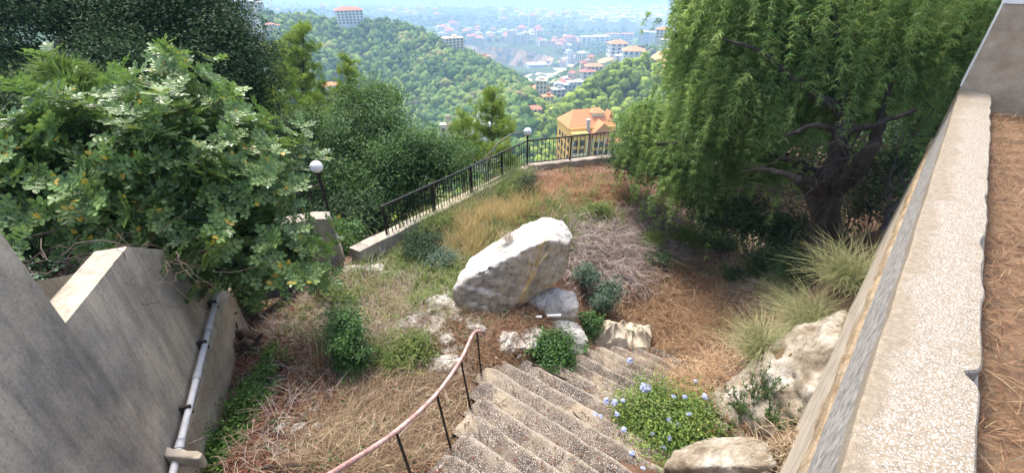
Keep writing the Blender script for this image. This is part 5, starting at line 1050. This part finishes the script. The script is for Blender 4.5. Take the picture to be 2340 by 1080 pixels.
# plumbago with pale blue flower heads
pb = bush('flowering_shrub', 'yellow green flowering shrub with pale blue blossoms over the steps', 1500, 990, [((0, 0, .32), (.42, .36, .24)), ((.42, .16, .32), (.4, .32, .22)), ((.1, -.3, .3), (.46, .3, .22)), ((-.4, .2, .16), (.28, .25, .15)), ((.6, -.1, .25), (.3, .26, .18)), ((.05, .4, .35), (.28, .2, .18)), ((-.3, -.3, .15), (.3, .25, .16)), ((.0, -.6, .2), (.4, .3, .2)), ((.35, -.5, .2), (.3, .3, .2))], 'plumbago', 820, 14, .075, .045, .021, up=.5, stems=36)
def petals(c, r_, n): 
    m = MB()
    for _ in range(n):
        q = c + rdirs(1)[0] * r_ * rng.uniform(.5, 1) * np.array([1, 1, .7]); a0 = rng.uniform(0, 6.3); nn = unit(q - c + np.array([0, -.3 * r_, .8 * r_]) + rng.normal(size=3) * r_ * .3); u = unit(np.cross(nn, rng.normal(size=3))); w = np.cross(nn, u)
        ang = a0 + np.arange(5) * 1.2566; T = u * np.cos(ang)[:, None] + w * np.sin(ang)[:, None]; kites(m, np.repeat(q[None], 5, 0), np.repeat(nn[None], 5, 0), .02, .015, T=T)
    return m
for a, b, r_, n in ((1475, 885, .065, 46), (1385, 915, .035, 18), (1405, 918, .035, 16), (1440, 822, .04, 18), (1612, 905, .035, 16), (1565, 905, .022, 8), (1540, 905, .025, 9), (1360, 945, .025, 9), (1372, 950, .02, 6), (1425, 915, .025, 8), (1410, 945, .025, 8), (1530, 960, .03, 12), (1550, 970, .03, 12), (1575, 945, .025, 10), (1490, 990, .02, 8), (1530, 1000, .025, 9), (1425, 980, .03, 12), (1445, 1035, .03, 12), (1375, 1065, .03, 12), (1590, 870, .02, 6), (1515, 1020, .02, 8), (1470, 1070, .02, 8)):
    b0 = np.array(pb.location); c = pt_z(a, b, b0[2] + (.56 if b < 960 else .46)); part('blossom', petals(c, r_ * 1.25, int(n * 1.3)), M['petal'], pb)
# blades of grass
def blades(m, P, h, wd, lean=.4, tint=None, bend=.5, dirs=None):
    n = len(P); a = rng.uniform(0, 6.28, n); o = np.stack([np.cos(a), np.sin(a), 0 * a], -1); s = np.stack([-np.sin(a), np.cos(a), 0 * a], -1); h = (np.broadcast_to(h, (n,)) * rng.uniform(.5, 1.2, n))[:, None]; wd = np.broadcast_to(wd, (n,))[:, None]
    ln = (lean * rng.uniform(.3, 1.3, n))[:, None]; up = np.array([0, 0, 1.0]); d = unit(o * ln + up * np.maximum(1 - ln * .8, .02)); d2 = unit(o * (ln + bend) + up * (1 - ln - bend * .7))
    p1 = P + d * h * .55; p2 = p1 + d2 * h * .5; s = s * wd * .5
    v = np.stack([P - s, P + s, p1 + s * .8, p1 - s * .8, p2], 1).reshape(-1, 3); i = np.arange(n)[:, None] * 5; t = np.repeat(rng.uniform(0, 1, n) if tint is None else np.broadcast_to(tint, (n,)), 5)
    nv = m.n; m.add(v, i + np.array([0, 1, 2, 3]), 0, t); m.f.append((i + np.array([3, 2, 4]) + nv, 0))
def inpoly(poly, n):
    p = np.array(poly, float); lo, hi = p.min(0), p.max(0); out = []
    while sum(len(o) for o in out) < n:
        q = rng.uniform(lo, hi, (n * 2, 2)); c = np.zeros(len(q), bool); j = len(p) - 1
        for i in range(len(p)):
            k = ((p[i, 1] > q[:, 1]) != (p[j, 1] > q[:, 1])) & (q[:, 0] < (p[j, 0] - p[i, 0]) * (q[:, 1] - p[i, 1]) / (p[j, 1] - p[i, 1] + 1e-9) + p[i, 0]); c ^= k; j = i
        out.append(q[c])
    return np.concatenate(out)[:n]
rng = np.random.default_rng(29)
# a table of ground hits so that scattering is quick
_hx, _hy = np.meshgrid(np.arange(300, 2110, 10), np.arange(380, 1160, 10)); _H = gp(_hx.ravel(), _hy.ravel()).reshape(*_hx.shape, 3)
def onground(poly, n):
    q = inpoly(poly, int(n * 1.8)); q = q + rng.normal(size=q.shape) * (38, 22); sd_ = int(rng.integers(1000)); sc_ = fbm(p3(q[:, 0] / 70, q[:, 1] / 42), 3, sd_) + rng.normal(0, .35, len(q)); q = q[np.argsort(-sc_)[:n]]; rng.shuffle(q); fx = np.clip((q[:, 0] - 300) / 10, 0, _hx.shape[1] - 2); fy = np.clip((q[:, 1] - 380) / 10, 0, _hx.shape[0] - 2); ix, iy = fx.astype(int), fy.astype(int); u, v = (fx - ix)[:, None], (fy - iy)[:, None]
    p = _H[iy, ix] * (1 - u) * (1 - v) + _H[iy, ix + 1] * u * (1 - v) + _H[iy + 1, ix] * (1 - u) * v + _H[iy + 1, ix + 1] * u * v
    p[:, 2] = zg(p[:, 0], p[:, 1]); return p
def cover(name, label, cat, polys, mat, fn):
    m = MB()
    for poly, n in polys: fn(m, onground(poly, n))
    o = part(name, m, M[mat], None); return tag(o, label, cat, kind='stuff')
def clumped(f, k=9, r_=.09):
    def g(m, P):
        c = P[: max(1, len(P) // k)]; Q = np.repeat(c, k, 0) + rng.normal(size=(len(c) * k, 3)) * (r_, r_, 0); f(m, Q)
    return g
def flat_leaves(L, Wd, zr=.05):
    return lambda m, P: kites(m, P + np.array([0, 0, 1]) * rng.uniform(0.005, zr, (len(P), 1)), np.array([0, 0, 1.0]) + rng.normal(size=P.shape) * .5, L, Wd)
def lying(L, wd, zr=.08):
    def g(m, P):
        n = len(P); a = rng.uniform(0, 6.28, n); T = np.stack([np.cos(a), np.sin(a), rng.normal(0, .3, n)], -1); kites(m, P + np.array([0, 0, 1]) * rng.uniform(0.01, zr, (n, 1)), np.array([0, 0, 1.0]) + rng.normal(size=P.shape) * .3, rng.uniform(.4, 1.3, n) * L, wd, T=T, fold=.4)
    return g
LL = [(440, 1080), (450, 960), (480, 800), (550, 735), (700, 690), (790, 850), (800, 900), (720, 970), (690, 1080)]
CT = [(660, 1080), (720, 1000), (800, 915), (860, 840), (960, 870), (1050, 880), (1070, 930), (1020, 1010), (960, 1080)]
ML = [(600, 720), (700, 640), (790, 620), (960, 640), (1040, 680), (980, 740), (900, 800), (860, 850), (760, 800)]
GG = [(1050, 545), (1090, 465), (1180, 440), (1215, 470), (1160, 525), (1080, 590)]
GW = [(950, 690), (1030, 620), (1070, 560), (1180, 500), (1260, 465), (1430, 470), (1350, 540), (1320, 620), (1310, 520), (1240, 490), (1120, 560), (1040, 640), (1020, 690)]
RG = [(1200, 405), (1420, 390), (1490, 440), (1440, 480), (1290, 480), (1230, 450)]
GT = [(1330, 505), (1500, 490), (1540, 560), (1480, 650), (1400, 670), (1330, 610)]
BR = [(1400, 720), (1450, 640), (1590, 600), (1700, 670), (1690, 780), (1630, 850), (1480, 790)]
BL = [(930, 740), (1000, 690), (1180, 715), (1330, 730), (1190, 800), (1110, 850), (1000, 890), (930, 800)]
MR = [(1480, 490), (1800, 510), (1860, 600), (1720, 690), (1600, 610), (1530, 600)]
LB = [(800, 640), (900, 560), (1050, 500), (1180, 430), (1060, 560), (960, 640)]
RT = [(1640, 1000), (1760, 985), (1850, 960), (1800, 1090), (1700, 1040)]
BRd = [(1470, 830), (1560, 850), (1680, 850), (1640, 920), (1560, 900)]
cover('leaf_litter', 'red brown dead leaves and bark covering the ground by the drain pipe', 'leaf litter', [(LL, 22000), (ML, 4500), (CT, 5500), (BL, 2000), (RG, 1500), (GT, 1500), (BR, 2500)], 'litter', flat_leaves(.045, .02))
cover('dry_grass', 'matted straw coloured grass left of the steps under the handrail', 'grass', [(CT, 7500), (LL, 1500), (BL, 2200), (ML, 1500)], 'straw', lying(.3, .0055, .14))
cover('dry_grass', 'standing straw tufts between the litter and the handrail', 'grass', [(CT, 4600), (ML, 3000), (RT, 900)], 'straw', clumped(lambda m, P: blades(m, P, .26, .007, .8), 16, .07))
cover('dry_grass', 'greyish tan dry grass on the slope above the upright green shrub', 'grass', [(ML, 13000), (LB, 5000), (MR, 2500), (LL, 900)], 'straw_grey', clumped(lambda m, P: blades(m, P, .22, .007, .8), 14, .1))
cover('dry_grass', 'tall golden dry grass below the black iron fence', 'grass', [(GG, 5200)], 'straw_gold', clumped(lambda m, P: blades(m, P, .5, .008, .28, None, .25), 18, .07))
cover('weeds', 'yellow green weeds along the back of the huge boulder', 'weeds', [(GW, 6500), (LB, 2600), (MR, 1500), (ML, 700)], 'weed', clumped(lambda m, P: blades(m, P, .26, .012, .5), 14, .06))
cover('dry_grass', 'reddish dry grass bank under the fence corner and wall', 'grass', [(RG, 7500)], 'straw_red', clumped(lambda m, P: blades(m, P, .28, .009, .8), 14, .1))
cover('dead_twigs', 'grey dead twigs piled right of the huge boulder', 'twigs', [(GT, 6500), (MR, 1200)], 'twig_grey', lying(.5, .012, .24))
cover('bracken', 'orange dead bracken bank between the tarp and the pale grass tufts', 'bracken', [(BR, 8000), (BRd, 500)], 'bracken', lying(.42, .008, .3))
cover('bracken', 'springy orange stalks arching out of the dead bracken bank', 'bracken', [(BR, 5500), (BRd, 900)], 'bracken', clumped(lambda m, P: blades(m, P, .38, .008, .9, None, .7), 10, .07))
cover('needle_litter', 'orange brown pine needles over the rocks at the handrail end', 'needles', [(BL, 9000), (CT, 2500), (GT, 1500)], 'needles', lying(.16, .006, .04))
cover('undergrowth', 'tan and green undergrowth below the pepper tree', 'undergrowth', [(MR, 5500)], 'straw', clumped(lambda m, P: blades(m, P, .22, .009, .8), 12, .1))
cover('dead_twigs', 'thin brown twigs strewn over the litter and grass', 'twigs', [(LL, 420), (CT, 420), (ML, 300), (BL, 260), (BR, 160)], 'twig', lying(.45, .011, .07))
BB = [(1020, 700), (1040, 712), (1160, 728), (1210, 705), (1330, 735), (1330, 750), (1180, 745), (1040, 735)]
cover('dead_twigs', 'tall grey dead stems standing in the weeds', 'twigs', [(ML, 700), (MR, 900), (GT, 900), (LB, 900), (LL, 260), (RG, 300)], 'twig_grey', clumped(lambda m, P: blades(m, P, .42, .006, .7, None, .5), 7, .06))
cover('weeds', 'taller olive weeds standing among the dry stems', 'weeds', [(ML, 500), (MR, 900), (LB, 1300), (GT, 350), (GW, 1300), (RG, 400)], 'weed', clumped(lambda m, P: blades(m, P, .4, .013, .5, None, .4), 10, .06))
cover('dry_grass', 'dry grass and litter banked against the foot of the huge boulder', 'grass', [(BB, 900)], 'straw', clumped(lambda m, P: blades(m, P, .13, .006, .9), 9, .05))
def kerbside(n, lo, hi):
    t_ = rng.uniform(lo, hi, n)[:, None]; q = FEN[0] + (FEN[1] - FEN[0]) * t_; d_ = unit(FEN[1] - FEN[0]); q = q + np.array([d_[1], -d_[0]]) * rng.uniform(.1, .55, (n, 1)); return np.concatenate([q, zg(q[:, 0], q[:, 1])[:, None]], 1)
m = MB(); clumped(lambda m, P: blades(m, P, .62, .011, .5, None, .35), 16, .09)(m, kerbside(2600, .18, .9)); tag(part('weeds', m, M['weed'], None), 'tall weeds overgrowing the lower half of the boundary wall', 'weeds', kind='stuff')
m = MB(); clumped(lambda m, P: blades(m, P, .5, .009, .5, None, .35), 16, .09)(m, kerbside(1300, .15, .98)); tag(part('dry_grass', m, M['straw_grey'], None), 'tall dry grass standing against the boundary wall', 'grass', kind='stuff')
# terrace litter
def terr(n):
    t_, a_ = rng.uniform(-1.2, 9.5, n), .58 + 5.5 * rng.uniform(0, 1, n) ** 1.6; w_ = wpt(t_[:, None], a_[:, None]); return np.concatenate([w_, (-1.75 + .05 * fbm(np.concatenate([w_ * 1.7, np.zeros((n, 1))], 1), 5, 90) + .05 * np.clip((a_ - .56), 0, 1))[:, None]], 1)
m = MB(); lying(.16, .0045, .06)(m, terr(21000)); tag(part('needle_litter', m, M['needles'], None), 'brown pine needles covering the terrace right of the coping', 'needles', kind='stuff')
m = MB(); lying(.3, .007, .12)(m, terr(2600)); tag(part('dry_grass', m, M['straw'], None), 'pale dry stalks lying on the terrace right of the coping', 'grass', kind='stuff')
m = MB(); blades(m, terr(1500), .1, .003, .8); tag(part('dry_grass', m, M['straw_gold'], None), 'short dry grass standing on the terrace right of the coping', 'grass', kind='stuff')
# feathery tufts by the right wall
def tuft(label, px, py, n, h, sp, mat='feather'):
    b = gp(px, py); P = b + rng.normal(size=(n, 3)) * (sp, sp, 0); m = MB(); blades(m, P, h, .006, .75, None, .45); return solo('grass_tuft', m, M[mat], b, label, 'grass tuft', 'feathery grass tufts')
tuft('greenish feathery grass tuft nearest the blue flowers', 1735, 815, 900, .75, .1); tuft('largest pale feathery grass tuft in the middle on the bedrock', 1850, 750, 1000, .85, .12); tuft('feathery grass tuft farthest back, under the trunk', 1930, 650, 900, .85, .14)
tuft('sparse grey feathery tuft growing above the greenish one', 1790, 690, 500, .7, .12); tuft('small yellow green grass tuft left of the huge boulder', 950, 700, 200, .4, .05, 'weed'); tuft('thin pale grass tuft behind the upright green shrub', 880, 790, 160, .45, .05, 'feather')
def tuft_at(label, p, n, h, sp, mat): m = MB(); blades(m, np.asarray(p) + rng.normal(size=(n, 3)) * (sp, sp, .01), h, .006, .8); solo('grass_tuft', m, M[mat], p, label, 'grass tuft', 'tufts growing on the boulder')
tuft_at('brown dry tuft rooted on the left shoulder of the huge boulder', pt_y(1160, 546, 6.75), 160, .2, .05, 'straw_grey'); tuft_at('small grey green tuft rooted on top of the huge boulder', pt_y(1250, 532, 6.95), 120, .22, .04, 'glaucous')
# upright rosemary-like weeds on the bedrock
for a, b, h, l in ((1690, 960, .5, 'leftmost of the three upright narrow leaved weeds on the bedrock'), (1735, 930, .6, 'tallest upright narrow leaved weed on the bedrock slab'), (1765, 985, .5, 'upright narrow leaved weed closest to the right wall')):
    p = gp(a, b); t = thing('upright_weed', l, 'plant', p, 0, 'upright weeds on the bedrock'); m = MB(); sm = MB()
    for _ in range(14):
        e = p + np.array([rng.normal(0, .16), rng.normal(0, .12), h * rng.uniform(.5, 1.1)]); c = curve(p + rng.normal(size=3) * (.04, .04, 0), e, 0, 12, .01); sm.tube(c, .005, 4); q = np.repeat(c[3:], 7, 0); kites(m, q, rdirs(len(q)), .055, .01, T=rdirs(len(q)) + np.array([0, 0, .8]))
    part('stems', sm, M['twig'], t); part('foliage', m, M['shrub'], t)
twigs('dead_branches', 'reddish brown dry weed under the upright weeds', 'branches', gp(1700, 1000) + (0, 0, .1), 90, .4, .004, 'straw_red', (.5, .4, .5), up=.6)
# tall orange stalks
for a, b, h, ln, l in ((722, 690, 1.0, .35, 'tall arching orange dry stalks beside the carob'), (735, 850, .5, .1, 'short upright orange stalks in the litter left of the green shrub')):
    p = gp(a, b); m = MB()
    for k in range(14): q = p + rng.normal(size=3) * (.06, .06, 0); e = q + np.array([rng.uniform(.2, 1.0) * ln, rng.normal(0, .1), h * rng.uniform(.7, 1.1)]); m.tube(curve(q, e, .06, 7, .015), np.linspace(.007, .003, 7), 4, tint=rng.uniform(0, 1))
    solo('dry_stalks', m, M['bracken'], p, l, 'dry stalks')
m = MB(); a_ = pt_y(1190, 690, 5.75); 
for k in range(7): m.tube(curve(a_ + rng.normal(size=3) * .03, pt_y(1255 + rng.normal() * 14, 560 + rng.normal() * 15, 6.0), .05, 7, .02), .005, 4)
solo('dry_stalks', m, M['straw_gold'], a_, 'thin golden stalks leaning across the boulder front', 'dry stalks')
# bare grey shrub and arching branch by the fence corner
p = pt_y(1128, 455, 12.8); m = MB()
for k in range(11): m.tube(curve(p + rng.normal(size=3) * (.08, .08, 0), p + np.array([rng.normal(0, .35), rng.normal(0, .2), rng.uniform(.8, 1.9)]), 0, 8, .03), np.linspace(.03, .01, 8), 5)
m.tube([pt_y(1085, 375, 12.8), pt_y(1110, 360, 12.9), pt_y(1140, 325, 13.1), pt_y(1170, 305, 13.3), pt_y(1205, 300, 13.5)], [.022, .02, .018, .015, .012], 6)
m.tube([pt_y(1100, 378, 12.8), pt_y(1085, 368, 12.8), pt_y(1070, 355, 12.8)], .03, 6)
solo('bare_shrub', m, M['bark_grey'], p, 'bare grey shrub with an arching branch tangled in the fence', 'shrub', smooth=True)
# log heap by the pipe
p = gp(530, 800); t = thing('log_heap', 'dark heap of rotten logs and bark beside the drain pipe', 'logs', p)
for q, e, r_ in (((-.3, .1, .1), (.25, .22, .13), .09), ((-.25, -.1, .08), (.3, -.02, .1), .1), ((-.1, .2, .22), (.4, .12, .14), .06), ((-.35, .25, .2), (0, .3, .24), .05)):
    m = MB(); c = curve(p + q, p + e, .03, 9, .03); m.tube(c, r_ * (1 + .25 * rng.normal(size=9)), 10); part('log', m, M['log'], t)
# roots over the steps
for pix, r_, l in (([(1215, 832, -5.3), (1262, 852, -5.4), (1310, 875, -5.5), (1345, 885, -5.55), (1380, 905, -5.6)], .018, 'dark dead vine stem running across the steps'), ([(1330, 868, -5.55), (1352, 868, -5.6), (1375, 880, -5.62), (1395, 900, -5.65)], .012, 'shorter curved dead vine stem beside the orange cone'),
                   ([(1310, 940, -5.1), (1340, 970, -5.1), (1385, 1000, -5.1)], .011, 'straight dead twig lying on the middle steps'), ([(1345, 915, -5.42), (1370, 920, -5.45), (1400, 915, -5.45)], .014, 'crooked vine end near the blue flowers')):
    P = np.array([pt_z(a, b, z + .06) for a, b, z in pix]); m = MB(); m.tube(np.concatenate([curve(P[i], P[i + 1], 0, 4, .03)[(1 if i else 0):] for i in range(len(P) - 1)]), r_, 6); solo('vine_stem', m, M['bark'], P[0], l, 'branch')
for a, b, c_, d_, l in ((640, 1040, 800, 1010, 'long dark fallen branch low in the straw, nearer the bottom edge'), (600, 1075, 720, 1078, 'dark fallen branch at the bottom edge of the picture'), (640, 700, 625, 840, 'curved grey branch standing in the litter beside the carob'), (905, 770, 870, 850, 'thin bleached stick leaning in the dry grass')):
    P, Q = gp(a, b) + (0, 0, .05), gp(c_, d_) + (0, 0, .05); m = MB(); m.tube(curve(P, Q, .05, 9, .03), np.linspace(.016, .008, 9), 6); solo('fallen_branch', m, M['bark_grey' if 'grey' in l or 'bleached' in l else 'bark'], P, l, 'branch')
p = pt_z(1345, 897, -5.42); m = MB()
for k in range(90): d_ = rdirs(1); kites(m, p[None] + d_ * np.array([.075, .04, .035]), d_, .035, .026)
solo('dead_leaves', m, M['bracken'], p, 'small heap of bright orange dead leaves on the step', 'dead leaves')
m = MB(); q = curve(pt_y(1895, 600, 7.2), pt_y(2040, 540, 6.6), .06, 9, .01); m.tube(q, .008, 6); solo('rebar', m, M['iron_rust'], q[0], 'thin rusty rod sticking out of the retaining wall', 'rod')
# crumpled tarp
def tarp():
    n = 110; u, v = np.meshgrid(np.linspace(0, 1, n), np.linspace(0, 1, 70), indexing='ij')
    A_, B_, C_, D_ = [pt_z(*q) for q in ((1345, 808, -6.25), (1480, 806, -6.3), (1492, 745, -6.15), (1362, 735, -6.0))]
    P = (A_ * (1 - u)[..., None] + B_ * u[..., None]) * (1 - v)[..., None] + (D_ * (1 - u)[..., None] + C_ * u[..., None]) * v[..., None]; P = P.reshape(-1, 3); uu, vv = u.ravel(), v.ravel()
    q = p3(uu * 3.4 + .9 * vv, vv * 2.0); w_ = .35 * np.stack([fbm(q, 2, 45), fbm(q, 2, 46), 0 * uu], -1); r1 = (1 - np.abs(vnoise((q + w_) * 1.3, 41))) ** 3; r2 = (1 - np.abs(vnoise((q + w_) * np.array([3.1, 1.9, 1]) + 5, 43))) ** 3
    e = np.clip(5 * np.minimum(np.minimum(uu, 1 - uu), np.minimum(vv, 1 - vv)), 0, 1) ** .6
    P[:, 2] += -.03 + e * (.04 + .12 * r1 + .11 * r2) + .13 * np.sin(np.pi * uu) * np.sin(np.pi * vv); P[:, :2] += .05 * np.stack([fbm(q, 2, 47), fbm(q, 2, 48)], -1)
    m = MB(); m.add(P, grid_faces(n, 70)); solo('tarp', m, M['tarp'], A_, 'crumpled beige tarp lying beside the far end of the steps', 'tarp', smooth=True)
tarp()
# thicket behind the left wall and weeds hiding the boundary wall
tree('evergreen_shrub', 'dark thicket behind the notch of the stained wall', 'shrub', (-6.0, 4.6, -3.0), [((-6.2, 5.2, -2.4), (1.2, .9, .6)), ((-5.2, 4.2, -2.6), (.7, .6, .35)), ((-7.4, 4.6, -2.2), (1.2, .9, .8)), ((-6.8, 6.6, -2.6), (1.2, .9, .8))], 'dark_leaf', .05, 420, 34, .17, .08, .045, .4)
for a, b, y, w_, l in ((960, 540, 8.9, .4, 'leafy weed bush hiding the boundary wall nearest its open end'), (1015, 508, 9.7, .36, 'olive weed bush leaning over the middle of the boundary wall'), (1180, 418, 12.9, .3, 'dull green weed on the wall beside the fence corner')):
    c = pt_y(a, b, y) + np.array([.1, -.25, .3]); tree('weed_bush', l, 'shrub', c - (0, 0, .5), [(c - (0, 0, .1), (w_, w_ * .8, w_ * .8)), (c + (w_, .3, -.15), (w_ * .7, w_ * .6, w_ * .6)), (c - (w_, .2, .2), (w_ * .8, w_ * .6, w_ * .6))], 'weed' if 'olive' in l else 'shrub_dark', .02, 110, 26, .08, .055, .025, .4)
# green sprigs, pebbles and litter breaking up the dry ground
cover('weeds', 'small green sprigs scattered through the dry litter', 'weeds', [(CT, 420), (ML, 700), (LL, 420), (BL, 260), (BR, 300), (MR, 600), (RG, 260), (LB, 500)], 'shrub', clumped(lambda m, P: kites(m, P + np.array([0, 0, 1]) * rng.uniform(.01, .16, (len(P), 1)), rdirs(len(P)) + np.array([0, 0, .8]), .045, .022), 10, .05))
def pebbles(m, P, lo=.008, hi=.03):
    for p in P:
        s_ = lo + (hi - lo) * rng.uniform() ** 2; V, F = TTf[rng.integers(6)]; m.add((V - (0, 0, .4)) * np.array([s_ * 1.6, s_ * 1.2, s_]) * 1.4 + p + (0, 0, .01), F, 0)
cover('pebbles', 'pale pebbles and rock chips scattered over the ground', 'pebbles', [(CT, 260), (LL, 200), (ML, 240), (BL, 420), (BRd, 60), (GT, 90)], 'limestone', pebbles)
def onsteps(n, a0=-2.7, b0=.2):
    i = rng.integers(0, 17, n); mm = rng.uniform(a0, b0, n); back = rng.beta(1, 1.7, n) * .29; lo = np.array([q[0] for q in STEPZ])[i + 3] + .08; mm = np.maximum(mm, lo)
    nn = 1.55 + .322 * i + .01 + back; return np.concatenate([SM * mm[:, None] + SN * nn[:, None], (-4.35 - .13 * i + .008)[:, None]], 1)
m = MB(); flat_leaves(.035, .018, .015)(m, onsteps(1500)); tag(part('leaf_litter', m, M['litter'], None), 'dead leaves and bark crumbs caught on the steps', 'leaf litter', kind='stuff')
m = MB(); lying(.14, .005, .02)(m, onsteps(900)); tag(part('dry_grass', m, M['straw'], None), 'straw and needles strewn over the steps', 'grass', kind='stuff')
m = MB(); pebbles(m, onsteps(420), .004, .013); tag(part('pebbles', m, M['limestone'], None), 'loose pale stones lying on the steps', 'pebbles', kind='stuff')
m = MB(); lying(.32, .009, .03)(m, onsteps(70)); tag(part('dead_twigs', m, M['twig_dark'], None), 'thin dark twigs lying across the steps', 'twigs', kind='stuff')
tree('evergreen_shrub', 'dark shrub filling the gap between the carob and the end of the stained wall', 'shrub', S(470, 640, 8.0), [(S(450, 590, 7.6), (.7, .6, .5)), (S(540, 610, 7.8), (.6, .5, .5)), (S(620, 560, 8.2), (.6, .5, .5)), (S(380, 560, 7.6), (.7, .5, .4))], 'dark_leaf', .04, 300, 30, .16, .08, .045, .4)
